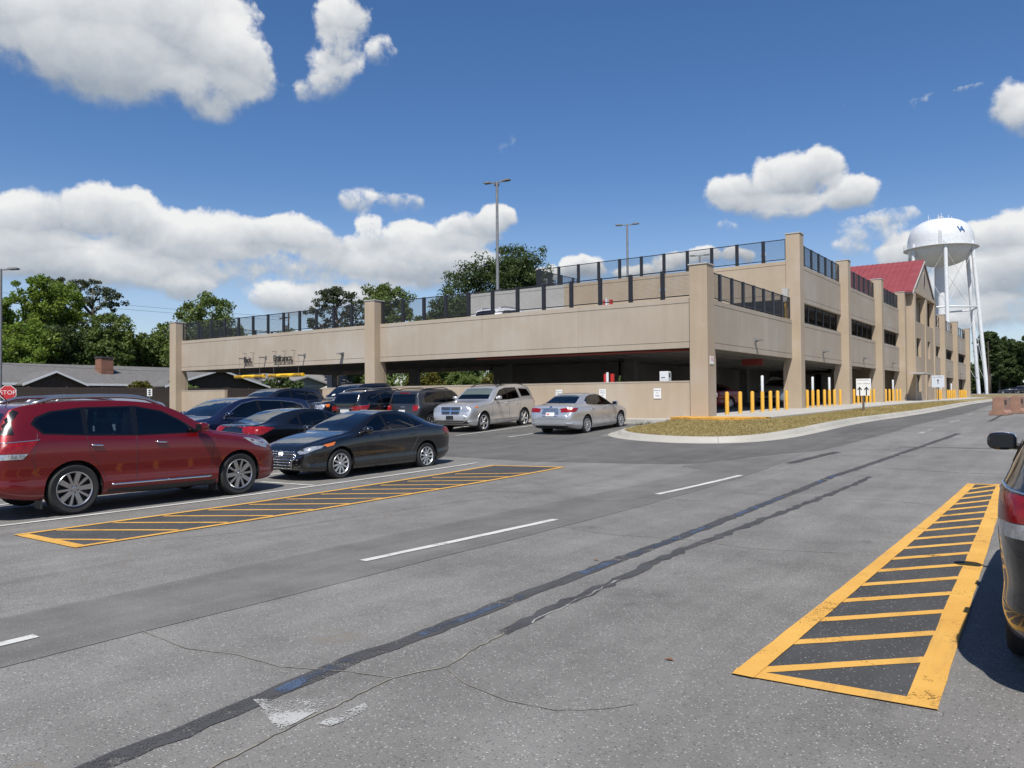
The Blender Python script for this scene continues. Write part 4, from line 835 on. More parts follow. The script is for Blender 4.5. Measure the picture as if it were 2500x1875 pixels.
for i, (x, y, tp_, w, l) in enumerate([(-19.5, 262, 15.6, 11, 'dark bushy tree directly right of the lone pine'), (-16.0, 268, 16.6, 11, 'dark tree in the far wood above the low pale roof'), (-12.5, 262, 16.2, 10, 'dark tree of the far wood left of the right edge'), (-8.5, 258, 17.4, 11, 'tallest dark tree of the far wood at the right edge'), (-3, 262, 17, 12, 'dark tree of the far wood beyond the right edge')]):
    tree('leafy_tree', l, x, y, tp_, w, 'g', M_LEAF3, 1.3, 'trees of the far wood', None, .04, 60 + i, .34)
RNG = np.random.default_rng(77)
n = 2200; c = np.stack([RNG.uniform(-70, 90, n), RNG.uniform(272, 300, n), RNG.uniform(.3, 9.5, n)], 1); V, F, T = leaf_cloud(c, RNG.uniform(1.2, 2.6, n), 46, .42, .8)
fw = stuff(fast_mesh('distant_wood', V, F, M_LEAF3, None, T)); fw['label'] = 'dark mass of woodland behind the far parking lot'
n = 700; c = np.stack([RNG.uniform(-150, -40, n), RNG.uniform(95, 125, n), RNG.uniform(-.5, 6, n)], 1); V, F, T = leaf_cloud(c, RNG.uniform(.9, 2.0, n), 46, .3, .8)
fw = stuff(fast_mesh('distant_wood', V, F, M_LEAF2, None, T)); fw['label'] = 'low green woodland behind the houses on the left'

# ------------------------------------------------------------ utility pole, wires, lamp posts
up = thing('utility_pole', 'wooden utility pole with crossarm behind the left roof fence', 'utility pole', (-98, 77, -.8))
MB().tube([(-98, 77, -1), (-98, 77, 13.2)], [.17, .12], 8).obj('pole', M_BARK, up); MB().box(-99.2, 76.2, 12.3, -96.8, 76.35, 12.5).obj('crossarm', M_BARK, up)
MB().box(-98.2, 76.3, 10.2, -97.8, 76.8, 11.3).obj('transformer', M_GALV, up)
for i, (h0, h1, lab) in enumerate([(14.3, 12.6, 'highest overhead wire across the left trees'), (13.6, 12.1, 'second overhead wire below the highest one'), (10.0, 9.0, 'lower overhead wire across the green trees'), (4.2, 4.7, 'dark low wire in front of the shingle roof')]):
    a = Vector((-112, 30, h0)) if i < 3 else Vector((-62, 16, 3.0)); b = Vector((-98, 77, h1)) if i < 3 else Vector((-62, 48, 2.6)); pts = []
    for k in range(17): f = k / 16; q = a.lerp(b, f); q.z -= .9 * 4 * f * (1 - f) * (.5 if i < 3 else .35); pts.append(q)
    tag(MB().tube(pts, .022 if i < 3 else .012, 4).obj('overhead_wire', M_BLKP), lab, 'wire', 'overhead wires')
def lamp_post(name, label, x, y, z0, z1, heads, r=.09, collar=True):
    t = thing(name, label, 'lamp post', (x, y, z0)); MB().tube([(x, y, z0), (x, y, z1)], [r, r * .8], 12).obj('pole', M_GALV, t, smooth=True, angle=40)
    if collar: MB().box(x - .2, y - .2, z0, x + .2, y + .2, z0 + .12).obj('base_plate', M_GALV, t)
    for a in heads:
        c, s = math.cos(a), math.sin(a); d = Vector((c, s, 0)); n = Vector((-s, c, 0)); o = Vector((x, y, z1 - .05)); v = []
        for l, w, h0, h1 in ((.12, .04, -.04, .04), (.42, .05, -.03, .05), (.5, .17, -.03, .07), (.98, .18, -.03, .06), (1.02, .14, -.02, .04)):
            for sx, hh in ((-1, h0), (1, h0), (1, h1), (-1, h1)): v.append(o + d * l + n * w * sx + Vector((0, 0, hh + l * .05)))
        m = 5; MB().add(v, [(i * 4 + k, i * 4 + (k + 1) % 4, i * 4 + 4 + (k + 1) % 4, i * 4 + 4 + k) for i in range(m - 1) for k in range(4)] + [(3, 2, 1, 0), (16, 17, 18, 19)]).obj('lamp_head', M_GALV, t)
        MB().box(-.14, -.2, 0, .14, .2, .01).obj('lamp_lens', M_BLKP, t, local=True).matrix_local = Matrix.Translation(d * .75 + Vector((0, 0, z1 - z0 - .05))) @ Matrix.Rotation(a + math.pi / 2, 4, 'Z')
    return t
lamp_post('lamp_post', 'tall roof lamp post with three heads in front of the great dark tree', -32.4, 42.95, 7.28, 14.85, (R(8), R(188), R(128)), .11)
lamp_post('lamp_post', 'two-headed roof lamp post in the middle of the upper deck', -31.7, 60.6, 6.18, 14.9, (R(14), R(194)), .11)
lamp_post('lamp_post', 'farthest roof lamp post just left of the corner column top', -32.6, 78.5, 6.18, 14.9, (R(14), R(194)), .11)
lamp_post('lamp_post', 'parking lot lamp post cut by the left edge of the photo', -49.8, 19.1, -1.7, 7.55, (R(35), R(215)), .1)
tag(MB().tube([(-17.5, 205, .3), (-17.5, 205, 12)], [.14, .1], 8).obj('wooden_pole', M_BARK), 'thin dark pole in front of the far wood right of the tower legs', 'pole')
# ------------------------------------------------------------ cars
def pch(pts):                                            # monotone cubic through control points
    X = np.array([p[0] for p in pts], float); Y = np.array([p[1] for p in pts], float); h = np.diff(X); d = np.diff(Y) / h; m = np.zeros(len(X)); m[0], m[-1] = d[0], d[-1]
    for i in range(1, len(X) - 1):
        if d[i - 1] * d[i] > 0: w1, w2 = 2 * h[i] + h[i - 1], h[i] + 2 * h[i - 1]; m[i] = (w1 + w2) / (w1 / d[i - 1] + w2 / d[i])
    def f(x):
        x = np.clip(x, X[0], X[-1]); i = np.clip(np.searchsorted(X, x) - 1, 0, len(h) - 1); t = (x - X[i]) / h[i]
        return (2 * t ** 3 - 3 * t ** 2 + 1) * Y[i] + (t ** 3 - 2 * t ** 2 + t) * h[i] * m[i] + (-2 * t ** 3 + 3 * t ** 2) * Y[i + 1] + (t ** 3 - t ** 2) * h[i] * m[i + 1]
    return f
def catmull(P, k=4):
    P = np.array(P, float); Q = np.vstack([2 * P[0] - P[1], P, 2 * P[-1] - P[-2]]); out = []
    for i in range(1, len(Q) - 2):
        for j in range(k):
            t = j / k; a, b, c, d = Q[i - 1], Q[i], Q[i + 1], Q[i + 2]; out.append(.5 * (2 * b + (c - a) * t + (2 * a - 5 * b + 4 * c - d) * t * t + (3 * b - a - 3 * c + d) * t ** 3))
    out.append(P[-1]); return np.array(out)
def paint(name, col, metal=.25, rough=.32, dust=.2):
    m = bpy.data.materials.new(name); m.use_nodes = True; t = NT(m.node_tree); b = t.n['Principled BSDF']; v = t.new('ShaderNodeTexCoord').outputs['Object']
    b.inputs['Metallic'].default_value = metal; b.inputs['Coat Weight'].default_value = 1; b.inputs['Coat Roughness'].default_value = .035
    geo = t.new('ShaderNodeSeparateXYZ'); t.l.new(v, geo.inputs[0])
    dirt = t.m('MULTIPLY', t.map(geo.outputs[2], .85, .2), t.map(t.noise(v, 5, 5, .65), .35, .7))
    fl = t.ramp(t.noise(v, 420, 1, .5), [(.3, .42), (.7, .58)])
    c = t.mix(.35, (*col, 1), fl, 'SOFT_LIGHT'); c = t.mix(t.m('MULTIPLY', dirt, dust), c, (.11, .10, .085, 1)); t.put(b.inputs['Base Color'], c)
    t.put(b.inputs['Roughness'], t.m('ADD', rough, t.m('MULTIPLY', dirt, .3))); 
    bp = t.new('ShaderNodeBump'); bp.inputs['Strength'].default_value = .035; bp.inputs['Distance'].default_value = .02; t.put(bp.inputs['Height'], t.noise(v, 2.2, 2)); t.l.new(bp.outputs[0], b.inputs['Coat Normal'])
    MATS[name] = m; return m
def body_mesh(sp):
    L = sp['L']; W0 = sp['W'] / 2; top, belt, bot, wt = (pch(sp[k]) for k in ('top', 'belt', 'bot', 'wt')); crown = sp.get('crown', .035)
    ss = np.unique(np.concatenate([np.linspace(0, L, 84), L * np.array([.001, .003, .006, .01, .016, .023, .032, .042]), L * (1 - np.array([.001, .003, .006, .01, .016, .023, .032, .042]))]))
    Rn, an = sp.get('nose', (.75, .70)); Rt, at_ = sp.get('tail', (.6, .80)); rings = []
    for s in ss:
        p = 1.0
        if s < Rn: u = 1 - s / Rn; p *= an + (1 - an) * (1 - u ** 2.4) ** (1 / 2.0)
        if L - s < Rt: u = 1 - (L - s) / Rt; p *= at_ + (1 - at_) * (1 - u ** 2.6) ** (1 / 2.0)
        W = W0 * p; zt, zb = float(top(s)), float(bot(s)); zs = min(float(belt(s)), zt - .015); e = min(float(wt(s)) * sp['W'] / 1.9, W - .07) ; cr = min(crown, (zt - zs) * .35); ze = zt - cr; hh = zs - zb
        sh = W - .045; mx, mz = (sh + e) / 2, (zs + ze) / 2; bow = .022 * min(1, max(0, (ze - zs) / .35))
        P = [(0, zb), (W * .6, zb), (W - .13, zb + .005), (W - .05, zb + .05), (W - .012, zb + .2 * hh), (W - .022, zb + .36 * hh), (W - .008, zb + .55 * hh), (W, zb + .74 * hh), (W - .016, zs - .07 * min(1, hh)), (sh, zs), (mx + bow, mz), (e + .012, ze - .012), (e - .05, ze + cr * .45), (e * .5, zt - cr * .22), (0, zt)]
        rings.append(catmull(P))
    n = len(rings[0]); ring_n = 2 * n - 2; V = []; F = []
    def emit(s, C): 
        for y, z in C: V.append((y, L / 2 - s, z))
        for y, z in C[-2:0:-1]: V.append((-y, L / 2 - s, z))
    def inset(C, k, ds):
        c = np.array([0, (C[0][1] + C[-1][1]) / 2]); return np.stack([C[:, 0] * k, c[1] + (C[:, 1] - c[1]) * k], 1)
    for k, ds in ((.62, -.052), (.86, -.04), (.96, -.02)): emit(ds, inset(rings[0], k, ds))
    for s, C in zip(ss, rings): emit(s, C)
    for k, ds in ((.96, .02), (.86, .036), (.62, .046)): emit(L + ds, inset(rings[-1], k, ds))
    m = len(ss) + 6
    for i in range(m - 1):
        for j in range(ring_n): a, b = i * ring_n + j, i * ring_n + (j + 1) % ring_n; F.append((a, b, b + ring_n, a + ring_n))
    F.append(tuple(range(ring_n))); F.append(tuple((m - 1) * ring_n + j for j in range(ring_n))[::-1])
    bm = bmesh.new(); vs_ = [bm.verts.new(v) for v in V]
    for f in F:
        try: bm.faces.new([vs_[i] for i in f])
        except ValueError: pass
    bmesh.ops.remove_doubles(bm, verts=bm.verts, dist=1e-5); bmesh.ops.recalc_face_normals(bm, faces=bm.faces); return bm
class Car:
    def __init__(c, sp, name, label, cat, pnt, loc, heading, group, pitch=0, seat=None):
        c.sp = sp; c.L = sp['L']; c.root = thing(name, label, cat, loc, 0, group); c.root.rotation_euler = (pitch, 0, heading)
        bm = body_mesh(sp); c.bvh = BVHTree.FromBMesh(bm); me = bpy.data.meshes.new('body'); bm.to_mesh(me); bm.free(); c.pnt = pnt
        o = bpy.data.objects.new('body_src', me); COL.objects.link(o)
        cut = MB(); r = sp['r']
        for s in sp['ax']:
            y = c.L / 2 - s
            for sd in (-1, 1): cut.lathe([(.001, sd * (sp['W'] / 2 - .30)), (r + .055, sd * (sp['W'] / 2 - .30)), (r + .055, sd * (sp['W'] / 2 + .3)), (.001, sd * (sp['W'] / 2 + .3))][::sd], (0, y, r), 'x', 40)
        co = cut.obj('cut', M_BLKP, None, weld=True); md = o.modifiers.new('b', 'BOOLEAN'); md.object = co; md.operation = 'DIFFERENCE'; md.solver = 'EXACT'
        if sp.get('bed'):
            b = sp['bed']; bx = MB().box(-b[2], c.L / 2 - b[1], b[3], b[2], c.L / 2 - b[0], 3).obj('cut', M_BLKP, None, weld=True); m2 = o.modifiers.new('c', 'BOOLEAN'); m2.object = bx; m2.operation = 'DIFFERENCE'; m2.solver = 'EXACT'
        cuts = []
        if sp.get('cabin'):
            o.data.materials.append(pnt); L = c.L
            def cutter(mb, m):
                k = mb.obj('cut', m, None, weld=True); cuts.append(k); q = o.modifiers.new('w', 'BOOLEAN'); q.object = k; q.operation = 'DIFFERENCE'; q.solver = 'EXACT'; q.material_mode = 'TRANSFER'
            cw = sp['cabw']; cutter(MB().prism([(z, L / 2 - s) for s, z in sp['cabin']], 'x', -cw, cw) if False else MB().prism([(L / 2 - s, z) for s, z in sp['cabin']], 'x', -cw, cw), M_CABIN)
            ymid = L / 2 - sum(q[0] for q in sp['cabin']) / len(sp['cabin'])
            g = MB()
            for w in sp['S']: g.prism([(L / 2 - s, z) for s, z in w], 'x', cw - .08, 1.4); g.prism([(L / 2 - s, z) for s, z in w], 'x', -1.4, -cw + .08)
            cutter(g, M_TRIM)
            g = MB(); yf = L / 2 - sp['cabf']; yb = L / 2 - sp['cabb']
            g.prism([(z, x) for x, z in sp['F']], 'y', yf, 4); g.prism([(z, x) for x, z in sp['B']], 'y', -4, yb); cutter(g, M_TRIM)
        me2 = bpy.data.meshes.new_from_object(o.evaluated_get(bpy.context.evaluated_depsgraph_get()))
        for q in (o, co, *cuts): bpy.data.objects.remove(q)
        if sp.get('bed'): bpy.data.objects.remove(bx)
        me2.name = 'body'
        if not sp.get('cabin'): me2.materials.clear(); me2.materials.append(pnt); me2.polygons.foreach_set('material_index', [0] * len(me2.polygons))
        c.body = link('body', me2, None, c.root, True, 38)
        if sp.get('cabin'): c.interior(seat or M_SEAT)
        # black liners of the wheel arches
        for s in sp['ax']:
            y = c.L / 2 - s
            for sd in (-1, 1): 
                lin = MB(); a0 = sd * (sp['W'] / 2 - .299); a1 = sd * (sp['W'] / 2 - .035); n = 22; v = []
                for k in range(n + 1): a = R(-12 + 204 * k / n); v += [(a0, y + (r + .05) * math.cos(a), r + (r + .05) * math.sin(a)), (a1, y + (r + .05) * math.cos(a), r + (r + .05) * math.sin(a))]
                lin.add(v, [(2 * k, 2 * k + 1, 2 * k + 3, 2 * k + 2) for k in range(n)]); lin.add([(a0, y, r)] + v[0::2], [(0, k + 1, k + 2) for k in range(n)]); lin.obj('arch_liner', M_BLKP, c.root, local=True)
        
        for i, s in enumerate(sp['ax']):
            for sd in (1, -1): wheel(c.root, sp, sd * (sp['W'] / 2 - .02), c.L / 2 - s, sd)
    def interior(c, m):
        sp = c.sp; L = c.L; zf = sp['floor']; hw = sp['cabw']; kk = sp.get('seath', (1, 1))
        for row, s in enumerate(sp['seats']):
            for x in ((-.36, .36) if row == 0 else (-.38, 0, .38)):
                w = .24 if row == 0 else .18; y = L / 2 - s; k = kk[row]
                P = [(y + .42, zf + .18), (y + .42, zf + .30), (y + .04, zf + .34), (y - .10, zf + .86 * k), (y - .20, zf + .84 * k), (y - .12, zf + .18)]
                q = MB().prism(P, 'x', x - w, x + w).obj('seat', m, c.root, local=True, bevel=.04)
                MB().prism([(y - .10, zf + .90 * k), (y - .11, zf + 1.06 * k), (y - .20, zf + 1.07 * k), (y - .21, zf + .90 * k)], 'x', x - .13, x + .13).obj('headrest', m, q, local=True, bevel=.035)
        y = L / 2 - sp['cabf'] - .02; MB().prism([(y, zf + .1), (y, sp['F'][0][1] - .03), (y - .25, sp['F'][0][1] - .05), (y - .38, sp['F'][0][1] - .17), (y - .34, zf + .3)], 'x', -hw + .01, hw - .01).obj('dashboard', M_CABIN, c.root, local=True)
        yy = y - .52; zz = sp['F'][0][1] - .18; MB().tube([(-.36 + .185 * math.cos(a), yy + .06 * math.sin(a), zz + .175 * math.sin(a)) for a in np.linspace(0, 2 * math.pi, 25)], .015, 6).obj('steering_wheel', M_CABIN, c.root, local=True)
    def hit(c, kind, u, v):
        L = c.L
        o, d = {'R': ((3, L / 2 - u, v), (-1, 0, 0)), 'L': ((-3, L / 2 - u, v), (1, 0, 0)), 'F': ((u, 5, v), (0, -1, 0)), 'B': ((u, -5, v), (0, 1, 0)), 'T': ((u, L / 2 - v, 4), (0, 0, -1))}[kind]
        p, n, i, dd = c.bvh.ray_cast(Vector(o), Vector(d)); 
        if p is None: return None
        if n.dot(Vector(d)) > 0: n = -n
        return p, n
    def patch(c, kind, poly, off, m, name, parent=None, step=.05, mirror=False, holes=()):
        if mirror: poly = [(-a, b) for a, b in poly] if kind in 'FBT' else poly
        pts = []
        for i, p in enumerate(poly):
            q = poly[(i + 1) % len(poly)]; n = max(1, int(math.hypot(q[0] - p[0], q[1] - p[1]) / step)); pts += [(p[0] + (q[0] - p[0]) * k / n, p[1] + (q[1] - p[1]) * k / n) for k in range(n)]
        nb = len(pts); P = np.array(pts)
        pts += grid_in(P, step, .35)
        ed = []
        for hl in holes:
            h0 = len(pts); hp = []
            for i, p in enumerate(hl):
                q = hl[(i + 1) % len(hl)]; n = max(1, int(math.hypot(q[0] - p[0], q[1] - p[1]) / step)); hp += [(p[0] + (q[0] - p[0]) * k / n, p[1] + (q[1] - p[1]) * k / n) for k in range(n)]
            pts += hp; ed += [(h0 + i, h0 + (i + 1) % len(hp)) for i in range(len(hp))]
        r = list(delaunay_2d_cdt([Vector(p) for p in pts], ed, [list(range(nb))], 1, 1e-6))
        if holes:
            C = np.array([[sum(r[0][i][k] for i in f) / len(f) for k in (0, 1)] for f in r[2]]); bad = np.zeros(len(C), bool)
            for hl in holes: bad |= inside_many(C[:, 0], C[:, 1], np.array(hl))
            r[2] = [f for f, x in zip(r[2], bad) if not x]
        H = [c.hit(kind, p.x, p.y) for p in r[0]]; V = []; ok = []
        for h in H: ok.append(h is not None); V.append(h[0] + h[1] * off if h else Vector((0, 0, 0)))
        F = [f for f in r[2] if all(ok[i] for i in f)]; nV = len(V); edges = {}
        for f in F:
            for i in range(len(f)): e = (f[i], f[(i + 1) % len(f)]); edges[e] = 1
        V2 = [h[0] - h[1] * .012 if h else Vector((0, 0, 0)) for h in H]; bd = [e for e in edges if (e[1], e[0]) not in edges]
        used = {}; 
        for e in bd:
            for i in e:
                if i not in used: used[i] = len(V); V.append(V2[i])
        F = list(F) + [(e[1], e[0], used[e[0]], used[e[1]]) for e in bd]
        bm = bmesh.new(); vs_ = [bm.verts.new(v) for v in V]
        for f in F:
            try: bm.faces.new([vs_[i] for i in f])
            except ValueError: pass
        for v in [v for v in bm.verts if not v.link_faces]: bm.verts.remove(v)
        bmesh.ops.recalc_face_normals(bm, faces=bm.faces)
        me = bpy.data.meshes.new(name); bm.to_mesh(me); bm.free(); return link(name, me, m, parent or c.root, True, 50)
    def both(c, poly, off, m, name, step=.05, kind='S', parent=None, holes=()):   # the same patch left and right
        if kind == 'S': return [c.patch(k, poly, off, m, name, parent, step, holes=holes) for k in 'RL']
        return [c.patch(kind, poly, off, m, name, parent, step, mi) for mi in (False, True)]
    def line(c, kind, pts, r, m, name, off=0, parent=None, mb=None, step=.06):
        out = []
        for p, q in zip(pts, pts[1:]):
            n = max(1, int(math.hypot(q[0] - p[0], q[1] - p[1]) / step)); out += [(p[0] + (q[0] - p[0]) * k / n, p[1] + (q[1] - p[1]) * k / n) for k in range(n)]
        out.append(pts[-1]); P = []
        for a in out:
            h = c.hit(kind, *a)
            if h: P.append(h[0] + h[1] * off)
        g = mb or MB()
        if len(P) > 1: g.tube(P, r, 6)
        return None if mb else g.obj(name, m, parent or c.root, smooth=True, local=True)
    def mirror_(c, s, z, m, stalk=.08):
        for sd, k in ((1, 'R'), (-1, 'L')):
            h = c.hit(k, s, z - .02)
            if not h: continue
            x = h[0].x + sd * (stalk + .10); y = c.L / 2 - s; pr = [(.02, .075), (.07, .06), (.095, .02), (.10, -.04), (.095, -.085), (.085, -.09), (.001, -.09)]
            g = MB(); o = [(r_, hh) for r_, hh in pr]; n = 16; v = []
            for r_, hh in o:
                for j in range(n): a = 2 * math.pi * j / n; ca, sa = math.cos(a), math.sin(a); q = 3.2; rr = 1 / (abs(ca) ** q + abs(sa) ** q) ** (1 / q); v.append((x + 1.15 * r_ * rr * ca, y + hh, z + .03 + .80 * r_ * rr * sa))
            f = [(i * n + j, i * n + (j + 1) % n, (i + 1) * n + (j + 1) % n, (i + 1) * n + j) for i in range(len(o) - 1) for j in range(n)] + [tuple(range(n))]
            g.add(v, f); w = g.obj('door_mirror', m, c.root, smooth=True, angle=45, local=True, weld=True)
            MB().box(x - .085, y - .096, z - .025, x + .085, y - .0901, z + .085).obj('mirror_glass', M_MIRROR, w, local=True)
            MB().tube([(h[0].x - sd * .02, y, z - .02), (x, y, z - .015)], .03, 6).obj('mirror_stalk', M_BLKP, w, local=True)
    def rails(c, s0, s1, x, m=None, lift=.055, thick=.021):
        for sd in (1, -1):
            P = []
            for k in range(15):
                s = s0 + (s1 - s0) * k / 14; h = c.hit('T', sd * x, s); e = min(k, 14 - k)
                if h: P.append(h[0] + Vector((0, 0, lift * min(1, e / 2.2))))
            MB().tube(P, thick, 8).obj('roof_rail', m or M_CHROME, c.root, smooth=True, local=True)
def wheel(root, sp, x, y, sd):
    r = sp['r']; rr = sp.get('rim', r * .66); w = .225; key = (sp['name'], 'wheel')
    t = [(rr, -w), (rr + .02, -w + .004), (r - .035, -w - .004), (r - .008, -w + .02), (r, -w + .05), (r, -.05), (r - .008, -.02), (r - .035, .004), (rr + .02, -.004), (rr, -.012)]
    if key not in wheel_cache:
        o = MB().lathe(t, axis='x', n=40).obj('wheel', M_RUBBER, root, smooth=True, angle=40, local=True, weld=True)
        b = MB().lathe([(.001, -.10), (rr * .55, -.10), (rr * .97, -.08), (rr * .985, -.02), (rr * 1.01, -.002), (rr * 1.01, .004)], axis='x', n=40).obj('rim_barrel', M_ALLOYD, o, smooth=True, angle=40, local=True, weld=True)
        MB().lathe([(rr * .93, -.03), (rr * .945, -.006), (rr * 1.005, .006), (rr * 1.02, .002), (rr * 1.02, -.02)], axis='x', n=48).obj('rim_lip', M_ALLOY if not sp.get('chromew') else M_BRIGHT, o, smooth=True, angle=40, local=True)
        sp_ = MB(); N, w0, w1 = sp.get('spokes', (5, .06, .045)); mm = M_BRIGHT if sp.get('chromew') else M_ALLOY
        for k in range(N):
            a = 2 * math.pi * k / N + .3; ca, sa = math.cos(a), math.sin(a); ww = 1 if not sp.get('alt') or k % 2 == 0 else .5
            def q(rad, h, dx): return (dx, rad * ca - h * sa, rad * sa + h * ca)
            v = []
            for rad, h, d0, d1 in ((rr * .10, w0 * .9 * ww, -.05, -.012), (rr * .55, (w0 + w1) / 2 * ww, -.045, -.006), (rr * .96, w1 * ww * 1.15, -.05, -.004)): v += [q(rad, -h / 2, d0), q(rad, h / 2, d0), q(rad, h / 2 * .8, d1), q(rad, -h / 2 * .8, d1)]
            sp_.add(v, [(i * 4 + j, i * 4 + (j + 1) % 4, i * 4 + 4 + (j + 1) % 4, i * 4 + 4 + j) for i in range(2) for j in range(4)])
        sp_.lathe([(.001, .0), (.03, .0), (.034, -.008), (rr * .2, -.012), (rr * .22, -.05)][::-1], axis='x', n=20)
        sp_.obj('rim_spokes', mm, o, smooth=True, angle=30, local=True); nuts = MB()
        for k in range(5): a = 2 * math.pi * k / 5; nuts.tube([(-.012, .055 * math.cos(a), .055 * math.sin(a)), (-.002, .055 * math.cos(a), .055 * math.sin(a))], .009, 6)
        nuts.obj('wheel_nuts', M_ALLOYD, o, local=True)
        wheel_cache[key] = o
    else: o = copy_tree(wheel_cache[key], root)
    o.parent = root; o.location = (x, y, r); o.rotation_euler = (R(37 * (1 + y)), 0, 0) if sd > 0 else (R(21 * y), 0, math.pi)
wheel_cache = {}
def scale_poly(p, k, dz=0): return [(a * k, b + dz) for a, b in p]

SUV = dict(name='suv', L=5.0, W=1.95, r=.385, rim=.265, ax=(.94, 3.84), spokes=(10, .085, .085), alt=1, crown=.03, nose=(.85, .66), tail=(.55, .80),
 top=[(0, .66), (.05, .84), (.16, .97), (.45, 1.07), (1.0, 1.155), (1.40, 1.215), (1.75, 1.415), (2.15, 1.615), (2.5, 1.705), (3.1, 1.745), (3.7, 1.74), (4.3, 1.70), (4.62, 1.63), (4.76, 1.43), (4.88, 1.2), (4.95, 1.02), (5.0, .74)],
 belt=[(0, .62), (.2, .87), (.6, .99), (1.2, 1.09), (1.8, 1.14), (3, 1.165), (4.2, 1.19), (4.7, 1.13), (4.92, .95), (5.0, .70)], bot=[(0, .36), (.15, .25), (.6, .225), (4.3, .25), (4.8, .33), (5.0, .44)],
 wt=[(0, .56), (.3, .72), (1.0, .80), (1.4, .80), (1.8, .735), (2.2, .69), (3, .675), (4.2, .655), (4.65, .65), (4.85, .70), (5.0, .66)])
SUV_WIN = [[(1.83, 1.19), (2.05, 1.37), (2.35, 1.53), (2.79, 1.612), (2.82, 1.185)], [(2.93, 1.195), (2.90, 1.622), (3.60, 1.605), (3.62, 1.215)], [(3.70, 1.225), (3.68, 1.598), (4.08, 1.555), (4.30, 1.475), (4.38, 1.39), (4.26, 1.265)]]
SUV_TRIM = [(1.70, 1.17), (2.02, 1.385), (2.34, 1.555), (2.8, 1.645), (3.65, 1.63), (4.12, 1.578), (4.345, 1.49), (4.425, 1.39), (4.285, 1.238), (3.6, 1.192), (2.8, 1.163)]
SUV_F = [(-.71, 1.245), (-.4, 1.235), (0, 1.23), (.4, 1.235), (.71, 1.245), (.60, 1.60), (.3, 1.625), (-.3, 1.625), (-.60, 1.60)]; SUV_B = [(-.66, 1.20), (.66, 1.20), (.60, 1.54), (.3, 1.575), (-.3, 1.575), (-.60, 1.54)]
SUV.update(S=SUV_WIN, F=SUV_F, B=SUV_B, cabin=[(1.72, .55), (1.72, 1.17), (2.2, 1.55), (2.5, 1.645), (3.2, 1.68), (4.2, 1.63), (4.42, 1.5), (4.55, 1.15), (4.55, .75), (4.0, .55)], cabw=.60, cabf=1.74, cabb=4.4, floor=.52, seats=(2.62, 3.5))
def suv_common(c, glass=None, trim=None, chrome_trim=False, rails=True, cladding=True, handles=M_CHROME):
    g = glass or M_GLASS
    c.both(SUV_TRIM, .003, trim or M_TRIM, 'window_surround', holes=SUV_WIN)
    for i, w in enumerate(SUV_WIN): c.both(w, .007, M_GLASSC if i == 0 or (glass is M_GLASSC and i == 1) else M_GLASS, 'side_window')
    c.patch('F', SUV_F, .004, M_GLASSC, 'windscreen')
    c.patch('B', SUV_B, .004, M_GLASS, 'rear_window')
    for k in 'RL':
        mb = MB()
        for ln in ([(1.44, 1.13), (1.50, .8), (1.52, .42)], [(2.86, 1.16), (2.87, .8), (2.87, .42)], [(3.66, 1.19), (3.62, .95), (3.42, .62), (3.34, .42)], [(1.52, .42), (3.34, .42)], [(4.35, 1.25), (4.44, .9), (4.4, .7)]): c.line(k, ln, .0045, M_BLKP, '', -.001, mb=mb)
        mb.obj('panel_gap', M_BLKP, c.root, local=True)
        for s in (2.46, 3.52):
            c.line(k, [(s - .09, 1.03), (s + .09, 1.045)], .017, handles, 'door_handle', .022)
        if cladding: c.patch(k, [(1.42, .225), (3.33, .235), (3.33, .335), (1.42, .325)], .006, M_BLKP, 'sill_cladding')
        if cladding: c.line(k, [(1.53, .40), (3.28, .41)], .019, M_CHROME, 'sill_strip', .008)
        c.patch(k, [(4.36, 1.145), (4.98, 1.10), (4.99, .97), (4.50, .965)], .006, M_LENSR, 'tail_lamp')
        c.patch(k, [(4.51, .96), (4.98, .965), (4.98, .885), (4.58, .885)], .006, M_LENSW, 'reversing_lamp')
        c.line(k, [(4.34, 1.155), (4.97, 1.115)], .008, M_CHROME, 'lamp_strip', .006)
        c.patch(k, [(.30, .93), (.72, 1.03), (.86, 1.04), (.62, .90), (.34, .83)], .005, M_LENSW, 'headlamp')
    c.both([(.46, 1.10), (.80, 1.12), (.80, .93), (.40, .95)], .006, M_LENSR, 'tail_lamp', .04, 'B'); c.both([(.44, .86), (.60, .90), (.88, 1.0), (.88, .88), (.62, .80), (.46, .79)], .006, M_LENSW, 'headlamp', .035, 'F')
    c.patch('F', [(-.42, .86), (.42, .86), (.34, .58), (-.34, .58)], .005, M_BLKP, 'grille')
    for z in (.80, .72, .64): c.line('F', [(-.36, z), (.36, z)], .010, M_CHROME, 'grille_bar', .008)
    c.patch('F', [(-.68, .50), (.68, .50), (.60, .36), (-.60, .36)], .004, M_BLKP, 'lower_grille')
    c.patch('B', [(-.26, .98), (.26, .98), (.26, .85), (-.26, .85)], .006, M_PLATE, 'number_plate'); c.patch('B', [(-.8, .58), (.8, .58), (.72, .42), (-.72, .42)], .005, M_BLKP, 'bumper_cladding')
    c.line('B', [(-.5, 1.03), (.5, 1.03)], .016, M_CHROME, 'tailgate_strip', .006)
    c.mirror_(1.74, 1.235, c.pnt)
    if rails: c.rails(2.25, 4.35, .635, M_ALLOY, .07, .028)
    if chrome_trim:
        for k in 'RL': c.line(k, SUV_TRIM + SUV_TRIM[:1], .011, M_CHROME, 'window_chrome', .006)
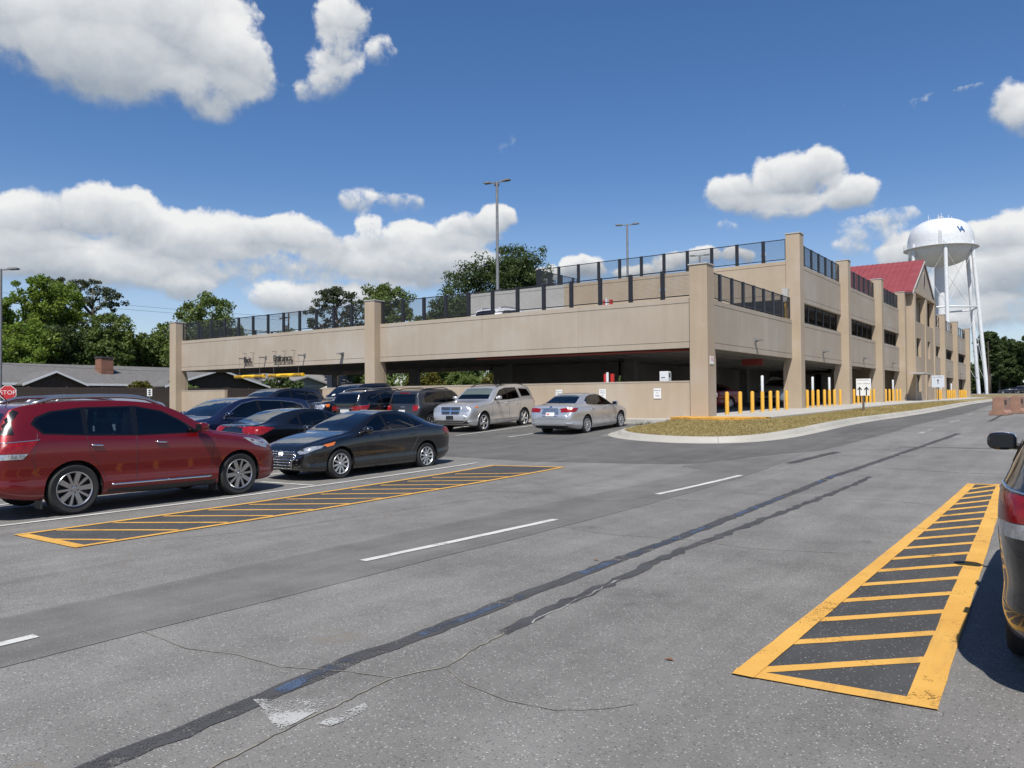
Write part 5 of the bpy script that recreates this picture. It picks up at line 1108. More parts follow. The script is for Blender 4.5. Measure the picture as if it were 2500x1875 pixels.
SED = dict(name='sedan', L=4.57, W=1.80, r=.325, rim=.215, ax=(.87, 3.57), spokes=(10, .05, .036), crown=.03, nose=(.85, .60), tail=(.65, .74), chromew=1,
 top=[(0, .50), (.04, .62), (.15, .73), (.45, .84), (.9, .94), (1.22, 1.0), (1.7, 1.22), (2.1, 1.365), (2.45, 1.43), (2.8, 1.437), (3.2, 1.395), (3.6, 1.28), (3.95, 1.15), (4.2, 1.09), (4.42, 1.055), (4.52, .95), (4.57, .76)],
 belt=[(0, .46), (.12, .66), (.5, .78), (1.0, .875), (1.5, .935), (2.5, .98), (3.4, 1.02), (4.0, 1.02), (4.4, .98), (4.57, .70)], bot=[(0, .31), (.12, .20), (.6, .17), (3.9, .19), (4.4, .28), (4.57, .40)],
 wt=[(0, .45), (.3, .66), (1.0, .76), (1.3, .76), (1.7, .68), (2.1, .61), (2.6, .585), (3.2, .575), (3.6, .60), (4.0, .66), (4.4, .70), (4.57, .62)])
SED_TRIM = [(1.38, .945), (1.75, 1.16), (2.05, 1.305), (2.4, 1.372), (2.85, 1.362), (3.2, 1.285), (3.5, 1.15), (3.56, 1.07), (3.0, 1.005), (2.2, .972)]
SED_WIN = [[(1.5, .965), (1.8, 1.145), (2.06, 1.275), (2.22, 1.318), (2.24, .99)], [(2.33, .995), (2.31, 1.338), (2.8, 1.332), (3.1, 1.265), (3.16, 1.035)], [(3.21, 1.04), (3.19, 1.235), (3.44, 1.125), (3.49, 1.07)]]
SED_F = [(-.68, 1.015), (-.35, 1.005), (.35, 1.005), (.68, 1.015), (.54, 1.33), (.27, 1.365), (-.27, 1.365), (-.54, 1.33)]; SED_B = [(-.60, 1.13), (.60, 1.13), (.50, 1.34), (.25, 1.37), (-.25, 1.37), (-.50, 1.34)]
SED.update(S=SED_WIN, F=SED_F, B=SED_B, cabin=[(1.52, .42), (1.52, .96), (2.05, 1.27), (2.35, 1.345), (2.8, 1.37), (3.2, 1.32), (3.42, 1.22), (3.62, 1.07), (3.45, .9), (3.3, .42)], cabw=.50, cabf=1.54, cabb=3.4, floor=.34, seats=(2.42, 3.12), seath=(.86, .72))
def sedan_common(c, glass=None, handles=None, tail=True):
    g = glass or M_GLASS; c.both(SED_TRIM, .003, M_TRIM, 'window_surround', holes=SED_WIN)
    for w in SED_WIN: c.both(w, .007, g, 'side_window')
    c.patch('F', SED_F, .004, M_GLASSC, 'windscreen')
    c.patch('B', SED_B, .004, M_GLASSC, 'rear_window')
    for k in 'RL':
        mb = MB()
        for ln in ([(1.20, .90), (1.28, .6), (1.26, .28)], [(2.28, .98), (2.30, .6), (2.28, .28)], [(3.30, 1.02), (3.26, .8), (3.06, .5), (2.98, .28)], [(1.26, .28), (2.98, .28)]): c.line(k, ln, .004, M_BLKP, '', -.001, mb=mb)
        mb.obj('panel_gap', M_BLKP, c.root, local=True)
        for s in (2.12, 3.1): c.line(k, [(s - .08, .865), (s + .08, .875)], .014, handles or c.pnt, 'door_handle', .02)
        if tail: c.patch(k, [(4.12, .97), (4.5, 1.0), (4.55, .86), (4.25, .84)], .006, M_LENSR, 'tail_lamp')
    if tail: c.both([(.40, .985), (.62, 1.0), (.80, .98), (.80, .86), (.44, .88)], .006, M_LENSR, 'tail_lamp', .035, 'B')
    c.patch('B', [(-.26, .78), (.26, .78), (.26, .65), (-.26, .65)], .006, M_PLATE, 'number_plate'); c.patch('B', [(-.7, .42), (.7, .42), (.62, .30), (-.62, .30)], .004, M_BLKP, 'bumper_cladding')
    c.mirror_(1.50, .985, c.pnt)
def gz(x, y): return float(G(x, y)) + .004
PITCH = math.atan(.012)
P_RED = paint('deep_red_paint', (.18, .004, .006), .5, .3, .10); P_BLACK = paint('black_paint', (.004, .004, .005), .0, .22, .03); P_NAVY = paint('navy_paint', (.008, .012, .040), .3, .28, .06)
P_SILVER = paint('silver_paint', (.62, .615, .60), .7, .34); P_SILVER2 = paint('cool_silver_paint', (.57, .575, .585), .7, .32); P_GREY = paint('granite_grey_paint', (.040, .041, .044), .5, .32, .08); P_WHITE = paint('white_paint', (.66, .67, .68), 0, .3); P_SLATE = paint('slate_blue_paint', (.016, .021, .035), .5, .3, .08)
P_RED2 = paint('bright_red_paint', (.28, .012, .012), .2, .3); P_LIGHT = paint('pale_silver_paint', (.52, .54, .56), .6, .33)
GRP = 'vehicles parked in the lot'
def car(sp, name, label, cat, pnt, x, y, head, group=GRP, z=None, pitch=None):
    return Car(sp, name, label, cat, pnt, (x, y, gz(x, y) if z is None else z), R(head), group, 0 if pitch is None else pitch)
# 1 red SUV, nose towards the garage
c = car(SUV, 'parked_suv', 'deep red SUV with silver roof rails nearest the camera at left', 'suv', P_RED, -13.46, 7.17, 0, z=-1.725); suv_common(c, M_GLASSC)
for k in 'RL': c.patch(k, [(4.66, 1.24), (4.86, 1.24), (4.76, 1.50), (4.60, 1.60), (4.54, 1.57), (4.66, 1.42)], .007, M_TRIM, 'pillar_panel')
for i, s in enumerate(c.sp['ax']): 
    for sd in (1, -1): MB().box(sd * (c.sp['W'] / 2 - .28), c.L / 2 - s - c.sp['r'] - .08, .13, sd * (c.sp['W'] / 2 - .05), c.L / 2 - s - c.sp['r'] - .065, .5).obj('mud_flap', M_BLKP, c.root, local=True)
c.line('T', [(.55, 4.1), (.55, 4.14)], .02, M_BLKP, 'antenna_base', .01); h = c.hit('T', -.35, 4.25)[0]; MB().tube([h, h + Vector((0, -.22, .28))], .008, 6).obj('antenna', M_BLKP, c.root, local=True)
# 2 black sedan facing it
c = car(SED, 'parked_sedan', 'black sedan with chrome barred grille and silver wheels facing the red SUV', 'sedan', P_BLACK, -13.70, 12.85, 180, z=-1.69); sedan_common(c)
hexa = [(-.40, .60), (.40, .60), (.47, .50), (.33, .26), (-.33, .26), (-.47, .50)]
c.patch('F', hexa, .006, M_BLKP, 'grille')
for z in (.55, .495, .44, .385, .33): w = .44 - .30 * abs(z - .5) if z < .5 else .44; w = {.55: .42, .495: .44, .44: .41, .385: .38, .33: .345}[z]; c.line('F', [(-w, z), (w, z)], .010, M_CHROME, 'grille_bar', .010)
c.line('F', hexa + hexa[:1], .013, M_CHROME, 'grille_frame', .008); c.patch('F', [(-.06, .575), (.06, .575), (.075, .55), (.06, .525), (-.06, .525), (-.075, .55)], .018, M_CHROME, 'badge')
c.both([(.46, .60), (.56, .555), (.72, .59), (.84, .68), (.85, .735), (.66, .70)], .006, M_LENSW, 'headlamp', .03, 'F')
c.both([(.55, .625), (.63, .62), (.63, .66), (.55, .655)], .010, M_BLKP, 'lamp_projector', .02, 'F'); c.line('F', [(.47, .595), (.57, .55), (.72, .585)], .009, M_CHROME, 'lamp_strip', .008); c.line('F', [(-.47, .595), (-.57, .55), (-.72, .585)], .009, M_CHROME, 'lamp_strip', .008)
c.both([(.42, .745), (.72, .80), (.66, .73), (.50, .70)], .007, M_LENSA, 'side_lamp', .03)
c.both([(.60, .36), (.72, .43), (.74, .30), (.62, .27)], .004, M_BLKP, 'fog_lamp_recess', .04, 'F'); c.line('F', [(.52, .255), (.66, .27), (.78, .32)], .012, M_ALLOY, 'bumper_strip', .006)
for k in 'RL': c.line(k, [(1.42, .955), (2.3, .985), (3.0, 1.015), (3.5, 1.07)], .006, M_ALLOY, 'belt_strip', .006)
# 3 dark sedan in the next bay, tail towards us
c = car(SED, 'parked_sedan', 'dark sedan showing a bright red tail lamp behind the black sedan', 'sedan', P_BLACK, -16.55, 13.6, 0); sedan_common(c, M_GLASSC, tail=False)
c.both([(3.98, .98), (4.3, 1.02), (4.54, 1.0), (4.55, .86), (4.35, .82)], .008, M_LENSR, 'tail_lamp'); c.both([(.34, 1.0), (.62, 1.02), (.82, 1.0), (.80, .84), (.44, .86)], .008, M_LENSR, 'tail_lamp', .035, 'B'); c.line('B', [(-.4, 1.02), (.4, 1.02)], .012, M_CHROME, 'boot_strip', .006)
# 4 navy SUV with chrome window line, further left
c = car(SUV, 'parked_suv', 'navy SUV with chrome window trim behind the dark sedan', 'suv', P_NAVY, -19.3, 13.15, 180, z=gz(-19, 13) + .02); suv_common(c, M_GLASS, None, True, False)
# 5 pale SUV beyond the red one
c = car(SUV, 'parked_suv', 'pale silver SUV whose roof rails show over the red SUV', 'suv', P_LIGHT, -17.6, 7.7, 180, z=gz(-17, 7) + .10); suv_common(c, M_GLASSC)
# 6 white car beyond that
c = car(SUV, 'parked_suv', 'white crossover whose roof peeps out between the red and navy SUVs', 'suv', P_WHITE, -21.7, 10.2, 0, z=gz(-21, 10) - .16); suv_common(c, M_GLASS, None, False, False)
# 7 dark SUV by the garage entrance
BIG = dict(SUV, name='big_suv', L=5.3, W=2.03)
c = car(SUV, 'parked_suv', 'dark blue-grey SUV standing before the garage entrance', 'suv', P_SLATE, -29.0, 21.9, 180, z=gz(-30, 22) + .14); suv_common(c, M_GLASS, None, False, False)
# 11 silver SUV backed up to the wall
DUR = dict(SUV, name='silver_suv', L=5.07, W=1.93, r=.39, rim=.27, ax=(.92, 3.96), spokes=(5, .10, .085), alt=0, chromew=1, nose=(.55, .80),
 top=[(0, .72), (.04, .92), (.12, 1.06), (.4, 1.13), (1.0, 1.19), (1.42, 1.23), (1.75, 1.44), (2.1, 1.66), (2.45, 1.75), (3.1, 1.79), (3.8, 1.78), (4.4, 1.74), (4.72, 1.66), (4.86, 1.45), (4.97, 1.2), (5.03, 1.0), (5.07, .74)],
 belt=[(0, .66), (.15, .95), (.6, 1.06), (1.2, 1.12), (1.8, 1.16), (3, 1.19), (4.2, 1.22), (4.75, 1.16), (4.98, .95), (5.07, .70)], bot=[(0, .40), (.15, .30), (.6, .25), (4.3, .27), (4.85, .36), (5.07, .46)],
 wt=[(0, .66), (.3, .76), (1.0, .82), (1.4, .82), (1.8, .76), (2.2, .71), (3, .695), (4.3, .68), (4.75, .68), (4.95, .73), (5.07, .7)])
DWIN = [[(1.84, 1.22), (2.03, 1.40), (2.32, 1.57), (2.68, 1.645), (2.70, 1.215)], [(2.80, 1.22), (2.78, 1.65), (3.50, 1.645), (3.55, 1.25)], [(3.82, 1.29), (3.74, 1.63), (4.42, 1.58), (4.56, 1.34), (4.5, 1.30)]]
DUR.update(S=DWIN, F=[(-.75, 1.265), (.75, 1.265), (.64, 1.645), (.3, 1.67), (-.3, 1.67), (-.64, 1.645)], B=[(-.66, 1.24), (.66, 1.24), (.60, 1.58), (-.60, 1.58)], cabin=[(1.74, .55), (1.74, 1.19), (2.15, 1.58), (2.45, 1.68), (3.2, 1.72), (4.3, 1.67), (4.56, 1.5), (4.68, 1.15), (4.6, .75), (4.0, .55)], cabw=.61, cabf=1.76, cabb=4.5, seats=(2.62, 3.5))
c = car(DUR, 'parked_suv', 'bright silver SUV with crosshair grille backed up to the garage wall', 'suv', P_SILVER, -20.0, 25.75, 184, z=-1.245, pitch=R(-2.0))
TR2 = [(1.72, 1.20), (2.0, 1.41), (2.3, 1.60), (2.75, 1.68), (3.55, 1.675), (3.62, 1.24), (2.8, 1.20)]; c.both(TR2, .003, M_TRIM, 'window_surround', holes=DWIN[:2])
for i, w in enumerate(DWIN): c.both(w, .007, M_GLASSC if i == 0 else M_GLASS, 'side_window')
c.patch('F', [(-.75, 1.265), (.75, 1.265), (.64, 1.645), (.3, 1.67), (-.3, 1.67), (-.64, 1.645)], .004, M_GLASSC, 'windscreen'); c.patch('B', [(-.66, 1.24), (.66, 1.24), (.60, 1.58), (-.60, 1.58)], .004, M_GLASS, 'rear_window')
for k in 'RL':
    mb = MB()
    for ln in ([(1.46, 1.15), (1.52, .8), (1.54, .44)], [(2.74, 1.19), (2.76, .8), (2.76, .44)], [(3.62, 1.22), (3.66, .95), (3.52, .66), (3.44, .44)], [(1.54, .44), (3.44, .44)]): c.line(k, ln, .0045, M_BLKP, '', -.001, mb=mb)
    mb.obj('panel_gap', M_BLKP, c.root, local=True)
    for s in (2.55, 3.4): c.line(k, [(s - .09, 1.06), (s + .09, 1.07)], .018, P_SILVER, 'door_handle', .022)
    c.patch(k, [(4.72, 1.2), (5.04, 1.18), (5.05, .98), (4.78, 1.0)], .006, M_LENSR, 'tail_lamp'); c.line(k, [(.93 + .46 * math.cos(a), .39 + .46 * math.sin(a)) for a in np.linspace(.05, 3.1, 12)], .012, P_SILVER, 'arch_lip', .004)
gr = [(-.47, 1.0), (.47, 1.0), (.41, .72), (-.41, .72)]; c.patch('F', gr, .006, M_BLKP, 'grille')
for z in (.95, .90, .81, .76): c.line('F', [(-.43, z), (.43, z)], .007, M_CHROME, 'grille_bar', .008)
c.line('F', gr + gr[:1], .014, M_CHROME, 'grille_frame', .008); c.patch('F', [(-.46, .878), (.46, .878), (.46, .838), (-.46, .838)], .016, M_CHROME, 'grille_crossbar'); c.patch('F', [(-.03, .99), (.03, .99), (.03, .73), (-.03, .73)], .018, M_CHROME, 'grille_upright')
c.both([(.53, 1.0), (.86, 1.04), (.90, .94), (.82, .84), (.52, .83)], .006, M_LENSW, 'headlamp', .035, 'F'); c.both([(.62, .66), (.74, .66), (.74, .57), (.62, .57)], .006, M_LENSW, 'fog_lamp', .03, 'F'); c.both([(.34, 1.02), (.52, 1.03), (.50, .97), (.36, .97)], .006, M_LENSA, 'side_lamp', .03)
c.patch('F', [(-.82, .50), (.82, .50), (.78, .38), (-.78, .38)], .006, M_BLKP, 'bumper_cladding'); c.patch('F', [(-.48, .455), (.48, .455), (.44, .42), (-.44, .42)], .014, M_ALLOY, 'bumper_strip'); c.patch('F', [(-.17, .68), (.17, .68), (.17, .53), (-.17, .53)], .014, M_BLKP, 'plate_holder')
c.mirror_(1.80, 1.27, P_SILVER); c.rails(2.3, 4.5, .62, M_BLKP, .06); h = c.hit('T', .3, 3.9)[0]; MB().tube([h, h + Vector((0, -.05, .22))], .007, 6).obj('antenna', M_BLKP, c.root, local=True)
# 12 silver sedan, tail towards us
LEX = dict(SED, name='silver_sedan', L=4.86, W=1.82, r=.335, rim=.225, ax=(.96, 3.74), spokes=(10, .045, .035), nose=(.95, .62), tail=(.6, .80),
 top=[(0, .52), (.05, .66), (.2, .78), (.5, .88), (1.0, .97), (1.38, 1.02), (1.85, 1.24), (2.25, 1.39), (2.6, 1.45), (3.0, 1.455), (3.4, 1.41), (3.75, 1.29), (4.1, 1.15), (4.35, 1.10), (4.68, 1.075), (4.79, 1.0), (4.86, .76)],
 belt=[(0, .48), (.15, .70), (.6, .82), (1.1, .90), (1.6, .95), (2.6, .99), (3.6, 1.02), (4.2, 1.03), (4.65, 1.0), (4.86, .70)], bot=[(0, .31), (.12, .20), (.6, .17), (4.1, .19), (4.65, .27), (4.86, .36)],
 wt=[(0, .45), (.3, .66), (1.0, .76), (1.4, .76), (1.85, .68), (2.25, .61), (2.7, .59), (3.4, .585), (3.75, .61), (4.1, .67), (4.6, .72), (4.86, .68)])
LWIN = [[(1.66, .985), (1.92, 1.15), (2.22, 1.295), (2.44, 1.345), (2.46, 1.005)], [(2.55, 1.01), (2.53, 1.352), (2.98, 1.35), (3.3, 1.285), (3.56, 1.17), (3.58, 1.08)]]
LEX.update(S=LWIN, F=[(-.68, 1.035), (.68, 1.035), (.55, 1.35), (.27, 1.385), (-.27, 1.385), (-.55, 1.35)], B=[(-.62, 1.12), (.62, 1.12), (.52, 1.34), (.26, 1.385), (-.26, 1.385), (-.52, 1.34)], cabin=[(1.66, .42), (1.66, .98), (2.2, 1.30), (2.5, 1.365), (3.0, 1.39), (3.4, 1.33), (3.6, 1.23), (3.8, 1.08), (3.65, .9), (3.5, .42)], cabw=.51, cabf=1.68, cabb=3.6, seats=(2.58, 3.28), seath=(.88, .76))
c = car(LEX, 'parked_sedan', 'silver sedan with twin red tail lamps beside the grass island', 'sedan', P_SILVER2, -15.42, 25.75, 3, z=-1.245, pitch=R(2.2)); 
TR3 = [(1.52, .965), (1.88, 1.165), (2.2, 1.325), (2.55, 1.39), (3.0, 1.385), (3.35, 1.315), (3.62, 1.19), (3.66, 1.07), (3.2, 1.02), (2.3, .985)]; c.both(TR3, .003, M_TRIM, 'window_surround', holes=LWIN)
for w in LWIN: c.both(w, .007, M_GLASSC, 'side_window')
c.patch('B', [(-.62, 1.12), (.62, 1.12), (.52, 1.34), (.26, 1.385), (-.26, 1.385), (-.52, 1.34)], .004, M_GLASSC, 'rear_window'); c.patch('F', [(-.68, 1.035), (.68, 1.035), (.55, 1.35), (.27, 1.385), (-.27, 1.385), (-.55, 1.35)], .004, M_GLASSC, 'windscreen')
for k in 'RL':
    mb = MB()
    for ln in ([(1.36, .93), (1.42, .6), (1.42, .28)], [(2.5, 1.0), (2.52, .6), (2.5, .28)], [(3.5, 1.04), (3.46, .8), (3.24, .5), (3.16, .28)], [(1.42, .28), (3.16, .28)]): c.line(k, ln, .004, M_BLKP, '', -.001, mb=mb)
    mb.obj('panel_gap', M_BLKP, c.root, local=True)
    for s in (2.36, 3.34): c.line(k, [(s - .085, .885), (s + .085, .892)], .014, M_CHROME, 'door_handle', .02)
    c.line(k, TR3[4:] + TR3[:1], .008, M_CHROME, 'window_chrome', .006); c.patch(k, [(4.40, .97), (4.8, .985), (4.84, .83), (4.58, .845)], .006, M_LENSR, 'tail_lamp')
c.both([(.38, .96), (.62, .985), (.84, .97), (.84, .84), (.46, .83)], .007, M_LENSR, 'tail_lamp', .035, 'B'); c.patch('B', [(-.30, .95), (.30, .95), (.34, .80), (.30, .68), (-.30, .68), (-.34, .80)], .003, M_ALLOY, 'plate_recess')
c.patch('B', [(-.17, .83), (.17, .83), (.17, .70), (-.17, .70)], .010, M_PLATE, 'number_plate'); c.patch('B', [(-.13, .79), (-.03, .79), (-.03, .74), (-.13, .74)], .013, M_SIGNR, 'plate_print'); c.line('B', [(-.36, .965), (.36, .965)], .012, M_CHROME, 'boot_strip', .006); c.patch('B', [(-.04, 1.04), (.04, 1.04), (.05, 1.015), (.04, .99), (-.04, .99), (-.05, 1.015)], .008, M_CHROME, 'badge')
mbx = MB(); 
for pl in ([(-.78, 1.0), (-.72, .90), (-.70, .60)], [(.78, 1.0), (.72, .90), (.70, .60)], [(-.70, .60), (.70, .60)]): c.line('B', pl, .004, M_BLKP, '', -.001, mb=mbx)
mbx.obj('panel_gap', M_BLKP, c.root, local=True); c.patch('B', [(-.72, .36), (.72, .36), (.66, .28), (-.66, .28)], .004, M_BLKP, 'bumper_cladding'); c.both([(.5, .32), (.66, .32), (.66, .275), (.5, .275)], .012, M_ALLOY, 'exhaust_tip', .03, 'B'); c.mirror_(1.66, 1.0, P_SILVER2)
# 8 blue pickup, nose out
TUN = dict(SUV, name='pickup', L=5.80, W=2.03, r=.40, rim=.25, ax=(1.0, 4.7), spokes=(5, .10, .08), alt=0, nose=(.55, .82), tail=(.25, .93),
 top=[(0, .80), (.04, 1.0), (.12, 1.13), (.4, 1.20), (1.0, 1.26), (1.45, 1.30), (1.85, 1.58), (2.15, 1.80), (2.45, 1.90), (3.0, 1.93), (3.7, 1.92), (4.0, 1.86), (4.12, 1.62), (4.22, 1.28), (4.3, 1.25), (5.6, 1.26), (5.76, 1.22), (5.8, .95)],
 belt=[(0, .72), (.15, 1.0), (.6, 1.12), (1.2, 1.18), (2, 1.21), (4.2, 1.22), (5.6, 1.22), (5.8, .9)], bot=[(0, .46), (.15, .36), (.6, .32), (5.2, .36), (5.8, .46)], wt=[(0, .68), (.3, .78), (1.0, .82), (1.45, .82), (1.9, .76), (2.3, .71), (3, .70), (4.0, .70), (4.3, .86), (5.8, .84)], bed=(4.36, 5.66, .80, .85))
PWIN = [[(1.95, 1.26), (2.14, 1.52), (2.42, 1.75), (3.0, 1.77), (3.0, 1.25)], [(3.1, 1.25), (3.1, 1.77), (3.84, 1.77), (3.92, 1.28)]]; PTR = [(1.80, 1.24), (2.1, 1.55), (2.4, 1.79), (3.9, 1.80), (4.0, 1.26)]
TUN.update(S=PWIN, F=[(-.78, 1.36), (.78, 1.36), (.66, 1.80), (-.66, 1.80)], B=[(-.6, 1.4), (.6, 1.4), (.55, 1.75), (-.55, 1.75)], cabin=[(1.85, .7), (1.85, 1.25), (2.2, 1.70), (2.5, 1.82), (3.2, 1.85), (3.9, 1.82), (4.0, 1.6), (4.0, .7)], cabw=.64, cabf=1.87, cabb=3.9, floor=.66, seats=(2.75, 3.55))
c = car(TUN, 'parked_pickup', 'dark blue pickup truck nosing out beside the garage column', 'pickup', P_SLATE, -27.15, 25.45, 176, z=-1.19, pitch=R(-2))
c.both(PTR, .003, M_TRIM, 'window_surround', holes=PWIN)
for w in PWIN: c.both(w, .007, M_GLASS, 'side_window')
c.patch('F', [(-.78, 1.36), (.78, 1.36), (.66, 1.80), (-.66, 1.80)], .004, M_GLASSC, 'windscreen'); c.patch('B', [(-.6, 1.4), (.6, 1.4), (.55, 1.75), (-.55, 1.75)], .004, M_GLASS, 'rear_window'); c.patch('F', [(.30, 1.42), (.50, 1.40), (.50, 1.47), (.32, 1.48)], .008, M_SIGNW, 'windscreen_sticker')
gr = [(-.50, 1.06), (.50, 1.06), (.44, .74), (-.44, .74)]; c.patch('F', gr, .006, M_BLKP, 'grille'); c.line('F', gr + gr[:1], .026, M_CHROME, 'grille_frame', .010); c.patch('F', [(-.09, .96), (.09, .96), (.11, .90), (.09, .84), (-.09, .84), (-.11, .90)], .014, M_CHROME, 'badge')
c.both([(.55, 1.05), (.92, 1.08), (.95, .94), (.86, .82), (.54, .82)], .006, M_LENSW, 'headlamp', .035, 'F'); c.both([(.22, 1.07), (.42, 1.08), (.38, .96), (.24, .96)], .007, M_LENSA, 'side_lamp', .03); c.patch('F', [(-.92, .68), (.92, .68), (.90, .54), (-.90, .54)], .008, M_CHROME, 'bumper_bar')
for k in 'RL':
    for s in (2.9, 3.8): c.line(k, [(s - .09, 1.10), (s + .09, 1.10)], .018, M_CHROME, 'door_handle', .022)
c.mirror_(1.95, 1.34, M_BLKP, .12)
# 9 black crossover, tail towards us
c = car(dict(SUV, name='crossover', L=4.82, W=1.92, ax=(.92, 3.75)), 'parked_suv', 'black crossover with a wide red tail lamp between pickup and grey SUV', 'suv', P_BLACK, -24.35, 24.4, 0, z=-1.30, pitch=R(2)); suv_common(c, M_GLASS, None, False, True, handles=M_CHROME)
c.both([(.30, 1.07), (.86, 1.09), (.86, .98), (.36, 1.0)], .010, M_LENSR, 'tail_lamp', .035, 'B')
# 10 boxy grey SUV
REN = dict(SUV, name='boxy_suv', L=4.23, W=1.82, r=.36, rim=.225, ax=(.80, 3.37), spokes=(5, .08, .06), alt=0, nose=(.45, .84), tail=(.4, .86),
 top=[(0, .72), (.04, .92), (.12, 1.04), (.5, 1.10), (1.05, 1.14), (1.3, 1.22), (1.62, 1.52), (1.85, 1.63), (2.4, 1.68), (3.4, 1.67), (3.9, 1.63), (4.02, 1.5), (4.12, 1.2), (4.19, 1.0), (4.23, .74)],
 belt=[(0, .64), (.15, .92), (.6, 1.02), (1.2, 1.08), (3.5, 1.12), (4.0, 1.08), (4.18, .92), (4.23, .70)], bot=[(0, .38), (.15, .28), (.6, .24), (3.7, .26), (4.1, .34), (4.23, .44)], wt=[(0, .64), (.3, .74), (1.0, .80), (1.3, .80), (1.65, .74), (2, .71), (3.8, .69), (4.1, .72), (4.23, .7)])
RWIN = [[(1.55, 1.14), (1.72, 1.42), (1.9, 1.53), (2.38, 1.545), (2.38, 1.13)], [(2.47, 1.13), (2.47, 1.545), (3.1, 1.545), (3.16, 1.15)], [(3.24, 1.16), (3.2, 1.54), (3.48, 1.53), (3.66, 1.38), (3.68, 1.18)]]
REN.update(S=RWIN, F=[(-.7, 1.2), (.7, 1.2), (.62, 1.55), (-.62, 1.55)], B=[(-.66, 1.13), (.66, 1.13), (.60, 1.50), (-.60, 1.50)], cabin=[(1.45, .5), (1.45, 1.12), (1.75, 1.45), (2.0, 1.57), (3.4, 1.59), (3.78, 1.5), (3.86, 1.12), (3.8, .5)], cabw=.62, cabf=1.47, cabb=3.7, floor=.5, seats=(2.25, 3.05))
c = car(REN, 'parked_suv', 'boxy grey SUV with square red tail lamps left of the silver SUV', 'suv', P_GREY, -22.45, 25.3, 2, z=-1.245, pitch=R(2))
c.both([(1.42, 1.12), (1.66, 1.44), (1.86, 1.565), (3.5, 1.58), (3.72, 1.4), (3.74, 1.16)], .003, M_TRIM, 'window_surround', holes=RWIN)
for i, w in enumerate(RWIN): c.both(w, .007, M_GLASSC if i == 0 else M_GLASS, 'side_window')
c.patch('B', [(-.66, 1.13), (.66, 1.13), (.60, 1.50), (-.60, 1.50)], .004, M_GLASS, 'rear_window'); c.patch('F', [(-.7, 1.2), (.7, 1.2), (.62, 1.55), (-.62, 1.55)], .004, M_GLASS, 'windscreen')
c.both([(.58, 1.06), (.82, 1.06), (.82, .84), (.58, .84)], .012, M_LENSR, 'tail_lamp', .035, 'B'); c.patch('B', [(-.17, .88), (.17, .88), (.17, .75), (-.17, .75)], .010, M_PLATE, 'number_plate'); c.patch('B', [(-.8, .66), (.8, .66), (.74, .44), (-.74, .44)], .008, M_BLKP, 'bumper_cladding'); c.line('B', [(-.14, 1.0), (.14, 1.0)], .02, M_CHROME, 'badge', .004); c.line('B', [(-.25, 1.545), (.25, 1.545)], .02, M_LENSR, 'brake_lamp', .006); c.mirror_(1.45, 1.18, M_BLKP); c.rails(1.95, 3.7, .62, M_BLKP)
for k in 'RL': c.patch(k, [(1.28, .25), (2.9, .25), (2.9, .36), (1.28, .36)], .008, M_BLKP, 'sill_cladding')
# 13 black SUV at the right edge, tail towards us
c = car(dict(SUV, name='near_suv', L=4.85, W=1.94, ax=(.92, 3.80)), 'parked_suv', 'black SUV cut by the right edge of the photo with red tail lamp', 'suv', P_BLACK, .485, 7.45, 1.6, z=-1.662); suv_common(c, M_GLASS, None, False, True)
# roof deck vehicles and cars inside
for lab, pn, x, y, hd, z, kind in [('white SUV on the roof deck behind the long mesh fence', P_WHITE, -25.2, 34.6, 0, 3.0, 0), ('pale sedan on the roof deck near the corner end of the fence', P_LIGHT, -20.6, 34.0, 0, 3.0, 1), ('pale sedan roof peeping over the left parapet', P_LIGHT, -36.3, 34.2, 0, 3.0, 1)]:
    c = car(SUV if kind == 0 else SED, 'parked_suv' if kind == 0 else 'parked_sedan', lab, 'suv' if kind == 0 else 'sedan', pn, x, y, hd, 'vehicles on the garage roof deck', z=z + .01); (suv_common if kind == 0 else sedan_common)(c)
for lab, pn, x, y, hd, kind in [('red sedan behind the yellow bollards inside the near bay', P_RED2, -17.2, 41.6, 160, 1), ('silver SUV inside the second bay behind the bollards', P_SILVER, -15.6, 50.4, 180, 0), ('dark car silhouetted in the wide opening beside a column', P_BLACK, -40.6, 38.5, 0, 0), ('dark sedan deep inside the garage entrance', P_SLATE, -38.0, 36.5, 200, 1)]:
    c = car(SUV if kind == 0 else SED, 'parked_suv' if kind == 0 else 'parked_sedan', lab, 'suv' if kind == 0 else 'sedan', pn, x, y, hd, 'vehicles inside the garage', z=float(walk_z(y)) - .02); (suv_common if kind == 0 else sedan_common)(c)
    if kind == 1: c.both([(.46, .62), (.72, .62), (.85, .735), (.60, .72)], .006, M_LENSW, 'headlamp', .03, 'F')
# far parking rows beyond the verge, shared meshes
far = [(-15.2, 228, 100, 'red_t', 'dark car with lit red tail lamp at the end of the garage side', P_SLATE, 1), (-13.6, 231, 90, '', 'black car in the far lot under the water tower', P_BLACK, 0), (-11.2, 224, 70, '', 'dark hatchback with a pale roof glint in the far lot', P_GREY, 0), (-9.3, 230, 95, '', 'red car in the far lot', P_RED2, 1), (-8.2, 234, 90, '', 'grey car in the far lot behind the white one', P_GREY, 1), (-6.6, 226, 80, '', 'white car in the far lot near the right edge', P_WHITE, 1), (-2.6, 228, 85, '', 'silver car in the far lot at the right edge', P_LIGHT, 0)]
proto = {}
for o in list(SC.objects):
    if o.type == 'EMPTY' and o.parent is None and o.get('label', '').startswith('dark sedan deep inside'): proto[1] = o
    if o.type == 'EMPTY' and o.parent is None and o.get('label', '').startswith('silver SUV inside'): proto[0] = o
